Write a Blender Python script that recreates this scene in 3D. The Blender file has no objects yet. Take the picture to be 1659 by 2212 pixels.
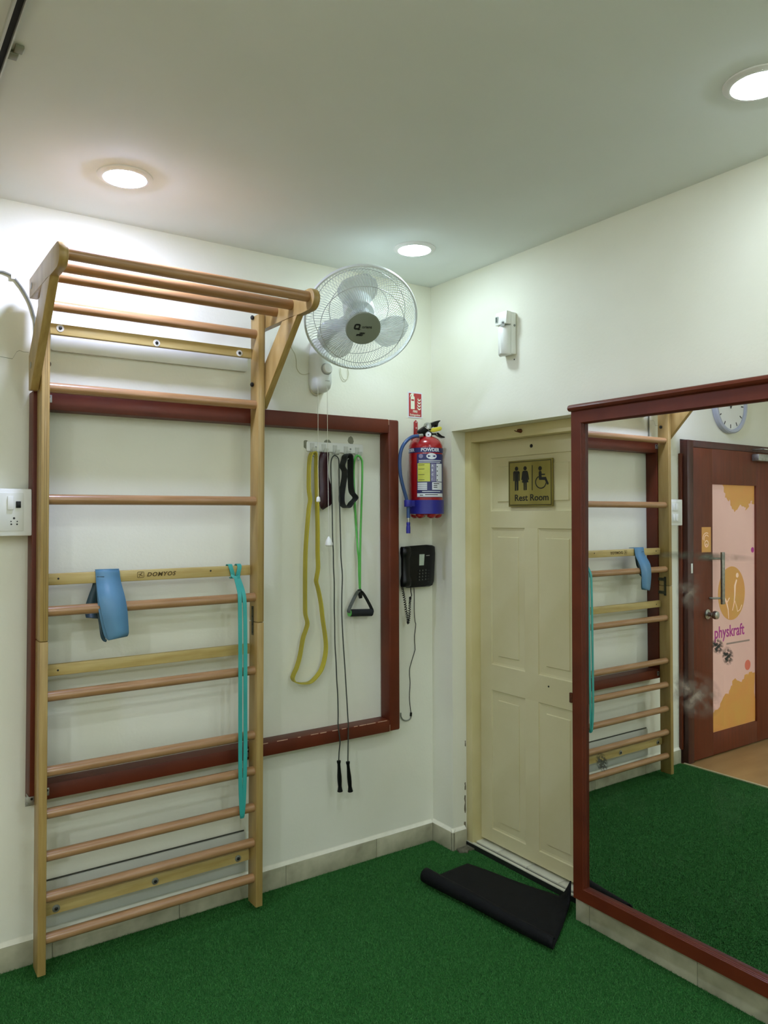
import bpy, bmesh, math, random
import numpy as np
from mathutils import Vector, Matrix

random.seed(7)
scene = bpy.context.scene
C = scene.collection
PI = math.pi

# ------------------------------------------------------------------ camera
IW, IH = 1659, 2212                       # photograph frame
FPX = 1673.18
YAW, PITCH, ROLL = 0.6069523, 0.0038348, -0.0040151
CAM = Vector((-2.27381, -2.87863, 1.52596))
_cy, _sy, _cp, _sp = math.cos(YAW), math.sin(YAW), math.cos(PITCH), math.sin(PITCH)
FWD = Vector((_sy*_cp, _cy*_cp, _sp))
_r = Vector((_cy, -_sy, 0)); _u = _r.cross(FWD)
RGT = math.cos(ROLL)*_r + math.sin(ROLL)*_u
UPV = -math.sin(ROLL)*_r + math.cos(ROLL)*_u
cam_data = bpy.data.cameras.new('camera')
cam_data.sensor_fit = 'HORIZONTAL'
cam_data.sensor_width = 36.0
cam_data.lens = 36.0*FPX/IW
cam_data.clip_start = 0.02
cam = bpy.data.objects.new('camera', cam_data)
C.objects.link(cam)
_m = Matrix((RGT, UPV, -FWD)).transposed().to_4x4()
_m.translation = CAM
cam.matrix_world = _m
scene.camera = cam

# ------------------------------------------------------------------ world, exposure
world = bpy.data.worlds.new('world'); scene.world = world
world.use_nodes = True
world.node_tree.nodes['Background'].inputs[0].default_value = (0.5, 0.5, 0.5, 1)
world.node_tree.nodes['Background'].inputs[1].default_value = 0.0   # closed indoor room
scene.view_settings.view_transform = 'Standard'
scene.view_settings.look = 'None'
scene.view_settings.gamma = 1.0
scene.view_settings.use_curve_mapping = False
scene.view_settings.exposure = 0.62
scene.cycles.max_bounces = 10
scene.cycles.diffuse_bounces = 6
scene.cycles.glossy_bounces = 5
scene.cycles.sample_clamp_indirect = 8.0
scene.cycles.caustics_reflective = False
scene.cycles.caustics_refractive = False

H = 2.6                                    # ceiling height
LAMP = 120.0                               # emission of the ceiling downlights

# ------------------------------------------------------------------ pixel -> place
def ray(px, py):
    return FWD + RGT*((px-IW/2)/FPX) - UPV*((py-IH/2)/FPX)
def hit(px, py, ax, val):
    d = ray(px, py); t = (val-CAM[ax])/d[ax]
    return CAM + t*d
def PA(px, py, off=0.0): return hit(px, py, 1, -off)      # on a plane 'off' in front of the left wall
def PB(px, py, off=0.0): return hit(px, py, 0, -off)      # in front of the right wall
def PF(px, py, z=0.0): return hit(px, py, 2, z)

# ------------------------------------------------------------------ materials
def lin(c):
    if isinstance(c, str):
        c = c.lstrip('#'); c = [int(c[i:i+2], 16)/255 for i in (0, 2, 4)]
    return tuple((x/12.92 if x <= .04045 else ((x+.055)/1.055)**2.4) for x in c) + (1.0,)

MATS = {}
def mat(name, col, col2=None, rough=.5, metal=0.0, scale=8.0, stretch=(1, 1, 1), detail=4.0, bump=0.0,
        bscale=60.0, bstretch=None, spec=.5, coat=0.0, emit=None, trans=0.0, ramp=(.35, .68), alpha=1.0):
    if name in MATS: return MATS[name]
    m = bpy.data.materials.new(name); m.use_nodes = True
    nt = m.node_tree; b = nt.nodes['Principled BSDF']
    b.inputs['Roughness'].default_value = rough
    b.inputs['Metallic'].default_value = metal
    b.inputs['Specular IOR Level'].default_value = spec
    b.inputs['Coat Weight'].default_value = coat
    b.inputs['Coat Roughness'].default_value = .15
    b.inputs['Transmission Weight'].default_value = trans
    b.inputs['Alpha'].default_value = alpha
    tc = nt.nodes.new('ShaderNodeTexCoord')
    mp = nt.nodes.new('ShaderNodeMapping'); mp.inputs['Scale'].default_value = stretch
    nt.links.new(tc.outputs['Object'], mp.inputs['Vector'])
    nz = nt.nodes.new('ShaderNodeTexNoise'); nz.inputs['Scale'].default_value = scale
    nz.inputs['Detail'].default_value = detail
    nt.links.new(mp.outputs[0], nz.inputs['Vector'])
    rp = nt.nodes.new('ShaderNodeValToRGB')
    rp.color_ramp.elements[0].position = ramp[0]; rp.color_ramp.elements[1].position = ramp[1]
    rp.color_ramp.elements[0].color = lin(col)
    rp.color_ramp.elements[1].color = lin(col2 if col2 else col)
    nt.links.new(nz.outputs['Fac'], rp.inputs[0])
    nt.links.new(rp.outputs[0], b.inputs['Base Color'])
    if bump:
        mp2 = nt.nodes.new('ShaderNodeMapping'); mp2.inputs['Scale'].default_value = bstretch or stretch
        nt.links.new(tc.outputs['Object'], mp2.inputs['Vector'])
        n2 = nt.nodes.new('ShaderNodeTexNoise'); n2.inputs['Scale'].default_value = bscale; n2.inputs['Detail'].default_value = 3
        nt.links.new(mp2.outputs[0], n2.inputs['Vector'])
        bp = nt.nodes.new('ShaderNodeBump'); bp.inputs['Strength'].default_value = bump; bp.inputs['Distance'].default_value = .01
        nt.links.new(n2.outputs['Fac'], bp.inputs['Height'])
        nt.links.new(bp.outputs[0], b.inputs['Normal'])
    if emit:
        b.inputs['Emission Color'].default_value = lin(emit[0]); b.inputs['Emission Strength'].default_value = emit[1]
    MATS[name] = m
    return m

def lamp_mat(name, col, k=1.0):
    m = bpy.data.materials.new(name); m.use_nodes = True
    nt = m.node_tree; nt.nodes.clear()
    e = nt.nodes.new('ShaderNodeEmission'); o = nt.nodes.new('ShaderNodeOutputMaterial')
    e.inputs[0].default_value = (*col, 1); e.inputs[1].default_value = LAMP*k
    nt.links.new(e.outputs[0], o.inputs[0])
    return m

WALL = mat('wall_paint', '#e6e6d6', '#e1e1cf', rough=.55, scale=3.0, bump=.05, bscale=90, spec=.35)
CEIL = mat('ceiling_paint', '#e5eae8', '#e1e6e3', rough=.8, scale=2.0, spec=.2)
WOODX = mat('beech_grain_along_x', '#ab845c', '#956e44', rough=.36, scale=9, stretch=(.6, 9, 9), bump=.03, bscale=20, coat=.25)
WOODZ = mat('beech_ply_face', '#ad9258', '#9a7d44', rough=.42, scale=9, stretch=(8, 3, .5), bump=.03, bscale=20, coat=.12)
PINE = mat('pale_pine_plank', '#c2ad70', '#b09756', rough=.5, scale=8, stretch=(.7, 6, 8), coat=.1)
REDW = mat('maroon_painted_wood', '#62270f', '#55200c', rough=.5, scale=7, stretch=(1, 1, 1), bump=.05, bscale=60, coat=.05, spec=.35)
WHITEP = mat('white_plastic', '#e9ebe6', '#e4e6e0', rough=.35, scale=5)
GREYP = mat('grey_plastic', '#9a9c96', '#8f918b', rough=.4)
BLACKP = mat('black_plastic', '#08090a', '#0c0d0d', rough=.35, scale=30, spec=.3)
BLACKR = mat('black_rubber', '#0b0c0d', '#121314', rough=.75, scale=40, bump=.15, bscale=220)
STEEL = mat('brushed_steel', '#b9bab5', '#a6a7a2', rough=.3, metal=1.0, scale=40)
ZINC = mat('zinc_plate', '#b0b0a8', '#969690', rough=.45, metal=.85, scale=60)
DARKM = mat('dark_metal', '#4a4a36', '#3d3d2c', rough=.5, metal=.5, scale=50)
BOLT = mat('black_bolt', '#0a0a0a', rough=.5)
CREAMD = mat('cream_gloss_door_paint', '#d2cba2', '#cac296', rough=.34, scale=4, bump=.04, bscale=70, coat=.1)
CREAMF = mat('cream_door_frame_paint', '#d4c998', '#cabf8a', rough=.4, scale=5)
TILE = mat('marble_skirting_tile', '#c0bea2', '#96927a', rough=.3, scale=12, detail=9, ramp=(.3, .75), coat=.1)
GROUT = mat('skirting_grout', '#8a8873', '#7b7965', rough=.9, scale=50)
PLASTER = mat('white_plaster_bead', '#e6e4d2', '#deddca', rough=.7, scale=30)

# ------------------------------------------------------------------ geometry helpers
class MB:
    def __init__(s): s.v = []; s.f = []; s.mi = []
    def add(s, vs, fs, k=0):
        n = len(s.v); s.v += [tuple(x) for x in vs]
        for f in fs: s.f.append([i+n for i in f]); s.mi.append(k)
        return s
    def box(s, a, b, k=0):
        (x0, y0, z0), (x1, y1, z1) = a, b
        x0, x1 = min(x0, x1), max(x0, x1); y0, y1 = min(y0, y1), max(y0, y1); z0, z1 = min(z0, z1), max(z0, z1)
        v = [(x0,y0,z0),(x1,y0,z0),(x1,y1,z0),(x0,y1,z0),(x0,y0,z1),(x1,y0,z1),(x1,y1,z1),(x0,y1,z1)]
        return s.add(v, [(3,2,1,0),(4,5,6,7),(0,1,5,4),(1,2,6,5),(2,3,7,6),(3,0,4,7)], k)
    def hexa(s, v, k=0):                     # 8 corners, bottom ring then top ring
        return s.add(v, [(3,2,1,0),(4,5,6,7),(0,1,5,4),(1,2,6,5),(2,3,7,6),(3,0,4,7)], k)
    def tube(s, pts, r, n=8, closed=False, cap=True, k=0, flat=1.0, ref=None):
        P = [Vector(p) for p in pts]; m = len(P)
        rr = r if isinstance(r, (list, tuple)) else [r]*m
        rings = []; N = None
        for i in range(m):
            if closed: t = (P[(i+1) % m]-P[i-1])
            else: t = P[min(i+1, m-1)]-P[max(i-1, 0)]
            t.normalize()
            if N is None:
                a = ref or (Vector((0,0,1)) if abs(t.z) < .9 else Vector((0,1,0)))
                N = (Vector(a)-Vector(a).dot(t)*t).normalized()
            else:
                N = (N-N.dot(t)*t)
                if N.length < 1e-6: N = t.orthogonal()
                N.normalize()
            B = t.cross(N)
            rings.append([P[i]+(N*math.cos(2*PI*j/n)+B*math.sin(2*PI*j/n)*flat)*rr[i] for j in range(n)])
        v = [q for R_ in rings for q in R_]; f = []
        L = m if closed else m-1
        for i in range(L):
            a = i*n; b = ((i+1) % m)*n
            for j in range(n): f.append((a+j, a+(j+1) % n, b+(j+1) % n, b+j))
        if cap and not closed:
            f.append(tuple(range(n-1, -1, -1))); f.append(tuple(range((m-1)*n, m*n)))
        return s.add(v, f, k)
    def lathe(s, prof, org, axis=(0,0,1), n=24, k=0, a0=0.0, a1=2*PI, ref=None, cap=True):
        ax = Vector(axis).normalized()
        e1 = Vector(ref).normalized() if ref else ax.orthogonal().normalized()
        e1 = (e1-e1.dot(ax)*ax).normalized(); e2 = ax.cross(e1); O = Vector(org)
        full = abs(a1-a0-2*PI) < 1e-6; cols = n if full else n+1
        v = []; f = []
        for (r, h) in prof:
            for j in range(cols):
                a = a0+(a1-a0)*j/n
                v.append(O+ax*h+(e1*math.cos(a)+e2*math.sin(a))*max(r, 1e-5))
        for i in range(len(prof)-1):
            for j in range(n):
                j2 = (j+1) % cols
                f.append((i*cols+j, i*cols+j2, (i+1)*cols+j2, (i+1)*cols+j))
        if full and cap:
            if prof[0][0] > 1e-4: f.append(tuple(range(cols-1, -1, -1)))
            if prof[-1][0] > 1e-4: f.append(tuple(range((len(prof)-1)*cols, len(prof)*cols)))
        return s.add(v, f, k)
    def ribbon(s, pts, wid, th, closed=False, k=0):
        """flat strap: pts centre line, wid = width vector (one, or one per point)"""
        P = [Vector(p) for p in pts]; m = len(P)
        Wv = [Vector(w) for w in wid] if isinstance(wid[0], (tuple, list, Vector)) else [Vector(wid)]*m
        v = []
        for i in range(m):
            t = (P[(i+1) % m]-P[i-1]) if closed else (P[min(i+1, m-1)]-P[max(i-1, 0)])
            t.normalize(); w = Wv[i]
            nrm = t.cross(w)
            nrm = nrm.normalized()*th/2 if nrm.length > 1e-9 else Vector((0,0,th/2))
            v += [P[i]-w/2-nrm, P[i]+w/2-nrm, P[i]+w/2+nrm, P[i]-w/2+nrm]
        f = []
        for i in range(m if closed else m-1):
            a = 4*i; b = 4*((i+1) % m)
            for j in range(4): f.append((a+j, a+(j+1) % 4, b+(j+1) % 4, b+j))
        if not closed: f += [(3,2,1,0), tuple(4*(m-1)+j for j in range(4))]
        return s.add(v, f, k)
    def prism(s, poly, fr, w0, w1, k=0):
        n = len(poly)
        v = [fr(u, q, w0) for u, q in poly]+[fr(u, q, w1) for u, q in poly]
        f = [tuple(range(n-1, -1, -1)), tuple(range(n, 2*n))]
        for i in range(n): f.append((i, (i+1) % n, n+(i+1) % n, n+i))
        return s.add(v, f, k)
    def grid(s, rows, k=0, thick=None):
        """rows: list of lists of points"""
        a = len(rows); b = len(rows[0]); v = [p for r in rows for p in r]; f = []
        for i in range(a-1):
            for j in range(b-1): f.append((i*b+j, i*b+j+1, (i+1)*b+j+1, (i+1)*b+j))
        return s.add(v, f, k)

class Fr:
    """a flat working frame: (u, v, w) -> world"""
    def __init__(s, o, r, u): s.o = Vector(o); s.r = Vector(r).normalized(); s.u = Vector(u).normalized(); s.n = s.r.cross(s.u)
    def __call__(s, u, v, w=0.0): return s.o+s.r*u+s.u*v+s.n*w
FA = Fr((0,0,0), (1,0,0), (0,0,1))            # left wall: u = x, v = z, w = out of wall
FB = Fr((0,0,0), (0,-1,0), (0,0,1))           # right wall: u = -y, v = z, w = out of wall

def empty(name, loc):
    o = bpy.data.objects.new(name, None); o.empty_display_size = .05
    o.location = loc; C.objects.link(o); return o
def tag(o, label=None, cat=None, group=None, kind=None):
    if label: o['label'] = label
    if cat: o['category'] = cat
    if group: o['group'] = group
    if kind: o['kind'] = kind
    return o
def wloc(o):
    v = Vector(o.location)
    while o.parent: o = o.parent; v += Vector(o.location)
    return v
def obj(name, mb, mats, parent=None, bevel=0.0, seg=2, smooth=35, label=None, kind=None, solid=0.0, subd=0):
    me = bpy.data.meshes.new(name)
    V = np.array(mb.v, dtype=float)
    c = (V.min(0)+V.max(0))/2
    me.from_pydata([tuple(x) for x in (V-c)], [], mb.f)
    for m in (mats if isinstance(mats, (list, tuple)) else [mats]): me.materials.append(m)
    for i, p in enumerate(me.polygons): p.material_index = mb.mi[i]
    bm = bmesh.new(); bm.from_mesh(me)
    bmesh.ops.recalc_face_normals(bm, faces=bm.faces)
    if bevel:
        es = [e for e in bm.edges if len(e.link_faces) == 2 and e.calc_face_angle(0) > math.radians(28)]
        bmesh.ops.bevel(bm, geom=es, offset=bevel, segments=seg, affect='EDGES', profile=.5, clamp_overlap=True)
    bm.to_mesh(me); bm.free()
    if smooth:
        me.polygons.foreach_set('use_smooth', [True]*len(me.polygons))
        me.set_sharp_from_angle(angle=math.radians(smooth))
    o = bpy.data.objects.new(name, me); C.objects.link(o)
    c = Vector(c)
    if parent is not None:
        o.parent = parent; o.location = c-wloc(parent)
    else: o.location = c
    if solid:
        md = o.modifiers.new('solid', 'SOLIDIFY'); md.thickness = solid; md.offset = 0
    if subd:
        md = o.modifiers.new('sub', 'SUBSURF'); md.levels = subd; md.render_levels = subd
    if label: o['label'] = label
    if kind: o['kind'] = kind
    return o
def copy_at(o, world_loc, parent):
    c = o.copy(); C.objects.link(c); c.parent = parent
    c.location = Vector(world_loc)-(wloc(parent) if parent else Vector((0,0,0)))
    return c

def smooth_path(pts, n=6):
    """Catmull-Rom through points"""
    P = [Vector(p) for p in pts]; out = []
    for i in range(len(P)-1):
        p0 = P[max(i-1, 0)]; p1 = P[i]; p2 = P[i+1]; p3 = P[min(i+2, len(P)-1)]
        for j in range(n):
            t = j/n
            out.append(.5*((2*p1)+(-p0+p2)*t+(2*p0-5*p1+4*p2-p3)*t*t+(-p0+3*p1-3*p2+p3)*t**3))
    out.append(P[-1]); return out

def text_mb(txt, fr, u, v, size, w0=0.0, depth=.0006, align='LEFT', sx=1.0, shear=0.0, bold=0.0, wrap=None, spacing=1.0):
    cu = bpy.data.curves.new('t', 'FONT'); cu.body = txt; cu.size = size; cu.align_x = align
    cu.shear = shear; cu.offset = bold; cu.resolution_u = 3; cu.space_character = spacing
    o = bpy.data.objects.new('t', cu); C.objects.link(o)
    dg = bpy.context.evaluated_depsgraph_get()
    me = bpy.data.meshes.new_from_object(o.evaluated_get(dg))
    mb = MB(); n = len(me.vertices)
    def pt(co, w):
        x, y = co.x*sx+u, co.y+v
        return wrap(x, y, w) if wrap else fr(x, y, w)
    vs = [pt(q.co, w0+depth) for q in me.vertices]
    mb.add(vs, [tuple(p.vertices) for p in me.polygons])
    # side walls
    cnt = {}
    for p in me.polygons:
        for a, b in p.edge_keys: cnt[(a, b)] = cnt.get((a, b), 0)+1
    vs2 = [pt(q.co, w0) for q in me.vertices]; base = len(mb.v); mb.v += [tuple(x) for x in vs2]
    for (a, b), k in cnt.items():
        if k == 1: mb.f.append([a, b, base+b, base+a]); mb.mi.append(0)
    bpy.data.objects.remove(o); bpy.data.curves.remove(cu); bpy.data.meshes.remove(me)
    return mb

def circ(cu, cv, r, n=24, a0=0, a1=2*PI, ry=None):
    return [(cu+r*math.cos(a0+(a1-a0)*i/n), cv+(ry or r)*math.sin(a0+(a1-a0)*i/n)) for i in range(n if abs(a1-a0-2*PI) < 1e-6 else n+1)]
def rrect(u0, v0, u1, v1, r, n=4):
    out = []
    for cu, cv, a in ((u1-r, v1-r, 0), (u0+r, v1-r, PI/2), (u0+r, v0+r, PI), (u1-r, v0+r, 1.5*PI)):
        out += [(cu+r*math.cos(a+PI/2*i/n), cv+r*math.sin(a+PI/2*i/n)) for i in range(n+1)]
    return out
def stroke(pts, w):
    """2-D polyline thickened to a polygon"""
    L = []; R_ = []
    for i, p in enumerate(pts):
        a = pts[max(i-1, 0)]; b = pts[min(i+1, len(pts)-1)]
        dx, dy = b[0]-a[0], b[1]-a[1]; l = math.hypot(dx, dy) or 1
        ww = w[i] if isinstance(w, (list, tuple)) else w
        L.append((p[0]-dy/l*ww/2, p[1]+dx/l*ww/2)); R_.append((p[0]+dy/l*ww/2, p[1]-dx/l*ww/2))
    return L+R_[::-1]

def mitred(fr, u0, v0, u1, v1, prof):
    """four mitred rails of a frame; prof = [(inset, height)]; returns [left, top, right, bottom] MBs"""
    def corner(k, ins, w):
        uu = (u0+ins, u0+ins, u1-ins, u1-ins)[k]; vv = (v0+ins, v1-ins, v1-ins, v0+ins)[k]
        return fr(uu, vv, w)
    out = []
    for a, b in ((0, 1), (1, 2), (2, 3), (3, 0)):
        mb = MB(); n = len(prof)
        v = [corner(a, i, w) for i, w in prof]+[corner(b, i, w) for i, w in prof]
        f = [(i, (i+1) % n, n+(i+1) % n, n+i) for i in range(n)]
        f += [tuple(range(n)), tuple(range(2*n-1, n-1, -1))]
        mb.add(v, f); out.append(mb)
    return out
# ================================================================== ROOM
XE = -2.035        # end of the left wall before the entrance door, and of the turf
def struct(name, mb, m, parent=None, **k):
    o = obj(name, mb, m, parent, **k); o['kind'] = 'structure'; return o

wl = struct('wall_left', MB().box((XE-.02, 0, -.1), (.25, .16, H)).box((-3.14, 0, 1.995), (XE-.02, .16, H)).box((-4.4, 0, -.1), (-3.14, .16, H)), WALL, smooth=0)
wr = struct('wall_right', MB().box((0, -.147, -.1), (.25, 0, H)).box((0, -4.6, -.1), (.25, -.88, H)).box((0, -.88, 1.907), (.25, -.147, H)), WALL, smooth=0)
struct('wall_rear', MB().box((-4.4, -4.75, -.1), (.25, -4.6, H)), WALL, smooth=0)
struct('wall_side', MB().box((-4.55, -4.75, -.1), (-4.4, .16, H)), WALL, smooth=0)
struct('ceiling', MB().box((-4.55, -4.75, H), (.25, .16, H+.12)), CEIL, smooth=0)
VINYL = mat('tan_vinyl_floor', '#b08d5c', '#a27f50', rough=.35, scale=3, stretch=(1, 4, 1), coat=.1)
struct('floor', MB().box((-4.4, -4.6, -.1), (.25, 0, -.008)), VINYL, smooth=0)
struct('trim_1', MB().box((XE-.014, -4.6, -.008), (XE, -.03, .003)), mat('cream_edging', '#cfc9a0', '#c4bd92', rough=.4), bevel=.002)

# turf carpet, with a pile of short blades
TURF = mat('turf_backing', '#2b642b', '#215022', rough=.95, scale=220, spec=.1)
tm = bpy.data.materials.new('turf_blade'); tm.use_nodes = True
_nt = tm.node_tree; _b = _nt.nodes['Principled BSDF']; _b.inputs['Roughness'].default_value = .7; _b.inputs['Specular IOR Level'].default_value = .22
_g = _nt.nodes.new('ShaderNodeNewGeometry'); _rp = _nt.nodes.new('ShaderNodeValToRGB')
_rp.color_ramp.elements[0].color = lin('#2f6630'); _rp.color_ramp.elements[1].color = lin('#427b3c')
_tc = _nt.nodes.new('ShaderNodeTexCoord'); _nz = _nt.nodes.new('ShaderNodeTexNoise'); _nz.inputs['Scale'].default_value = 9; _nz.inputs['Detail'].default_value = 5
_nt.links.new(_tc.outputs['Object'], _nz.inputs['Vector'])
_mx = _nt.nodes.new('ShaderNodeMix'); _mx.inputs[0].default_value = .4
_nt.links.new(_g.outputs['Random Per Island'], _mx.inputs[2]); _nt.links.new(_nz.outputs['Fac'], _mx.inputs[3])
_nt.links.new(_mx.outputs[0], _rp.inputs[0]); _nt.links.new(_rp.outputs[0], _b.inputs['Base Color'])
turf = obj('turf_carpet', MB().box((XE, -4.6, -.008), (0, 0, -.004)).box((0, -.88, -.008), (.078, -.147, -.004)), TURF, smooth=0)
tag(turf, 'dark green artificial turf carpet covering the exercise area', 'carpet')
def blades(n, x0, x1, y0, y1, rng):
    c = np.stack([rng.uniform(x0, x1, n), rng.uniform(y0, y1, n), np.full(n, -.0045)], 1)
    a = rng.uniform(0, 2*np.pi, n); w = rng.uniform(.0008, .0016, n); h = rng.uniform(.003, .0075, n)
    d = np.stack([np.cos(a), np.sin(a), np.zeros(n)], 1)*w[:, None]
    tip = c.copy(); tip[:, 2] += h; tip[:, :2] += rng.normal(0, .0035, (n, 2))
    tip[:, 0] = np.minimum(tip[:, 0], x1-.001); tip[:, 1] = np.minimum(tip[:, 1], y1-.001)
    return np.stack([c-d, c+d, tip], 1).reshape(-1, 3)
rng = np.random.default_rng(3)
bv = np.concatenate([blades(460000, XE+.005, -.002, -2.35, -.002, rng), blades(7200, -.002, .074, -.875, -.152, rng)])
nb = len(bv)//3
me = bpy.data.meshes.new('pile'); me.vertices.add(nb*3); me.vertices.foreach_set('co', (bv-np.array([-1, -1.2, 0])).ravel())
me.loops.add(nb*3); me.loops.foreach_set('vertex_index', np.arange(nb*3, dtype=np.int32))
me.polygons.add(nb); me.polygons.foreach_set('loop_start', np.arange(0, nb*3, 3, dtype=np.int32))
me.update(); me.validate(); me.materials.append(tm)
po = bpy.data.objects.new('pile', me); C.objects.link(po); po.parent = turf
po.location = Vector((-1, -1.2, 0))-wloc(turf); po['kind'] = 'stuff'

# skirting: grout backing with marble tiles and a plaster bead on top
def skirting(name, runs, fr_list):
    root = None
    for (fr, a, b, joints) in fr_list:
        back = MB().prism([(a, -.008), (b, -.008), (b, .077), (a, .077)], fr, 0, .009)
        if root is None: root = struct(name, back, GROUT, smooth=0)
        else: obj('backing', back, GROUT, root, smooth=0)
        js = [a]+sorted(joints)+[b]
        for i in range(len(js)-1):
            g = .0012
            obj('tile', MB().prism([(js[i]+g, -.006), (js[i+1]-g, -.006), (js[i+1]-g, .079), (js[i]+g, .079)], fr, .004, .0125+random.uniform(-.0006, .0006)), TILE, root, bevel=.0012)
        obj('plaster_bead', MB().add([fr(a, .079, 0), fr(a, .0795, .0105), fr(a, .092, .001), fr(a, .095, 0), fr(b, .079, 0), fr(b, .0795, .0105), fr(b, .092, .001), fr(b, .095, 0)],
            [(0,1,2,3), (7,6,5,4), (0,4,5,1), (1,5,6,2), (2,6,7,3), (3,7,4,0)]), PLASTER, root, smooth=0)
    return root
skirting('baseboard_left', None, [(FA, XE-.005, -.0125, [-.33, -.783, -1.236, -1.689])])
FD = Fr((0, -.147, 0), (1, 0, 0), (0, 0, 1))
skirting('baseboard_right', None, [(FB, .0, .160, []), (FD, -.0125, .07, []), (FB, .88, 3.0, [.946, 1.389, 1.832, 2.275, 2.718])])

# small marks on the left wall: unpainted patches, a hairline crack
MARK = mat('bare_plaster_patch', '#8f917d', '#82846f', rough=.9, scale=30)
obj('wall_patch', MB().prism([(PA(x, y).x, PA(x, y).z) for x, y in ((751, 952), (753, 945), (758, 942), (762, 946), (764, 954), (762, 959), (757, 959), (753, 957))], FA, 0, .0006), MARK, wl, smooth=0)
obj('wall_patch', MB().prism([(PA(x, y).x, PA(x, y).z) for x, y in ((700, 953), (704, 950), (711, 950), (715, 955), (713, 965), (702, 965))], FA, 0, .0006), MARK, wl, smooth=0)
obj('wall_patch', MB().prism([(PA(x, y).x, PA(x, y).z) for x, y in ((656, 966), (656, 953), (658, 951), (664, 951), (662, 960), (661, 970))], FA, 0, .0006), MARK, wl, smooth=0)
obj('wall_crack', MB().ribbon([PA(x, y, .0003) for x, y in ((0, 770), (10, 772), (27, 775), (36, 760), (42, 757), (50, 760), (62, 761))], (0, 0, .0014), .0006), MARK, wl, smooth=0)
CHIP = mat('chipped_plaster', '#7d7560', '#6b634e', rough=.95, scale=60, detail=8)

# ================================================================== REST ROOM DOOR
d1 = empty('door_1', (.134, -.51, 0)); tag(d1, kind='structure')
XL = .134
obj('door_frame', MB().box((.08, -.189, 0), (.19, -.147, 1.907)), CREAMF, d1, bevel=.003)
obj('door_frame', MB().box((.08, -.88, 0), (.19, -.838, 1.907)), CREAMF, d1, bevel=.003)
obj('door_frame', MB().box((.08, -.838, 1.856), (.19, -.189, 1.907)), CREAMF, d1, bevel=.003)
leaf = obj('door_leaf', MB().box((XL+.014, -.838, .04), (XL+.034, -.189, 1.856)), CREAMD, d1, smooth=0)
def rail(y0, y1, z0, z1): obj('leaf_rail', MB().box((XL, y0, z0), (XL+.03, y1, z1)), CREAMD, leaf, smooth=0)
rail(-.2615, -.190, .04, 1.855); rail(-.837, -.766, .04, 1.855)
rail(-.766, -.2615, 1.782, 1.855); rail(-.766, -.2615, 1.467, 1.541); rail(-.766, -.2615, .731, .846); rail(-.766, -.2615, .04, .100)
rail(-.552, -.475, .846, 1.467); rail(-.552, -.475, .100, .731)
def panel(y0, y1, z0, z1):
    def ring(i, x): return [(x, y1-i, z0+i), (x, y0+i, z0+i), (x, y0+i, z1-i), (x, y1-i, z1-i)]
    rings = [ring(0, XL+.0005), ring(.003, XL+.005), ring(.012, XL+.0065), ring(.041, XL+.007), ring(.0435, XL+.0025)]
    v = [p for r in rings for p in r]; f = []
    for k in range(len(rings)-1):
        for j in range(4): f.append((4*k+j, 4*k+(j+1) % 4, 4*k+4+(j+1) % 4, 4*k+4+j))
    f.append(tuple(range(len(v)-4, len(v))))
    obj('leaf_panel', MB().add(v, f), CREAMD, leaf, smooth=0)
panel(-.766, -.2615, 1.541, 1.782)
panel(-.475, -.2615, .846, 1.467); panel(-.766, -.552, .846, 1.467)
panel(-.475, -.2615, .100, .731); panel(-.766, -.552, .100, .731)
# chipped plaster along the seam between wall and door frame
CHIP = mat('chipped_plaster', '#a39b80', '#7d745c', rough=.95, scale=90, detail=8)
random.seed(21)
for y0, y1, w_ in ((1600, 1612, .8), (1690, 1706, 1.2), (1718, 1756, 2.2), (1775, 1800, 2.6), (1803, 1822, 4.0)):
    pp = [(1004.5+random.uniform(-w_, 0), y0+(y1-y0)*k/5) for k in range(6)]+[(1005.5+random.uniform(0, 1.0), y1-(y1-y0)*k/5) for k in range(6)]
    obj('wall_chip', MB().prism([(hit(x, y, 1, -.147).x, hit(x, y, 1, -.147).z) for x, y in pp], FD, .0, .0006), CHIP, wr, smooth=0)
obj('cement_patch', MB().prism([(.0, -.19), (.012, -.150), (.077, -.148), (.077, -.205), (.05, -.198), (.03, -.212)], lambda u, v, w=0: Vector((u, v, w)), -.004, .0045), mat('rough_cement', '#6f6c5a', '#56543f', rough=.95, scale=70, detail=8, bump=.4, bscale=120), d1, smooth=0)
# remains of latches
RUST = mat('rusty_latch', '#6a3a1e', '#4d2b18', rough=.8, metal=.3, scale=90)
obj('latch_stub', MB().lathe([(.006, 0), (.009, .004), (.007, .02), (.003, .024)], (.08, -.513, 1.880), (-1, 0, 0), n=10).tube([(.072, -.513, 1.88), (.066, -.50, 1.878), (.066, -.487, 1.883)], .002, n=6), RUST, d1)
obj('latch_stub', MB().lathe([(.008, 0), (.008, .003), (.003, .006)], (XL, -.519, 1.819), (-1, 0, 0), n=6), BOLT, leaf)
obj('keyhole', MB().lathe([(.007, 0), (.007, .002), (.001, .003)], (XL+.006, -.688, 1.05), (-1, 0, 0), n=9), BOLT, leaf)
obj('screw_hole', MB().lathe([(.004, 0), (.004, .0012)], (XL, -.611, .807), (-1, 0, 0), n=8), BOLT, leaf)
obj('latch_plate', MB().prism(rrect(.7285, .765, .742, .805, .003), FB, -XL, -XL+.006), RUST, leaf)
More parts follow.
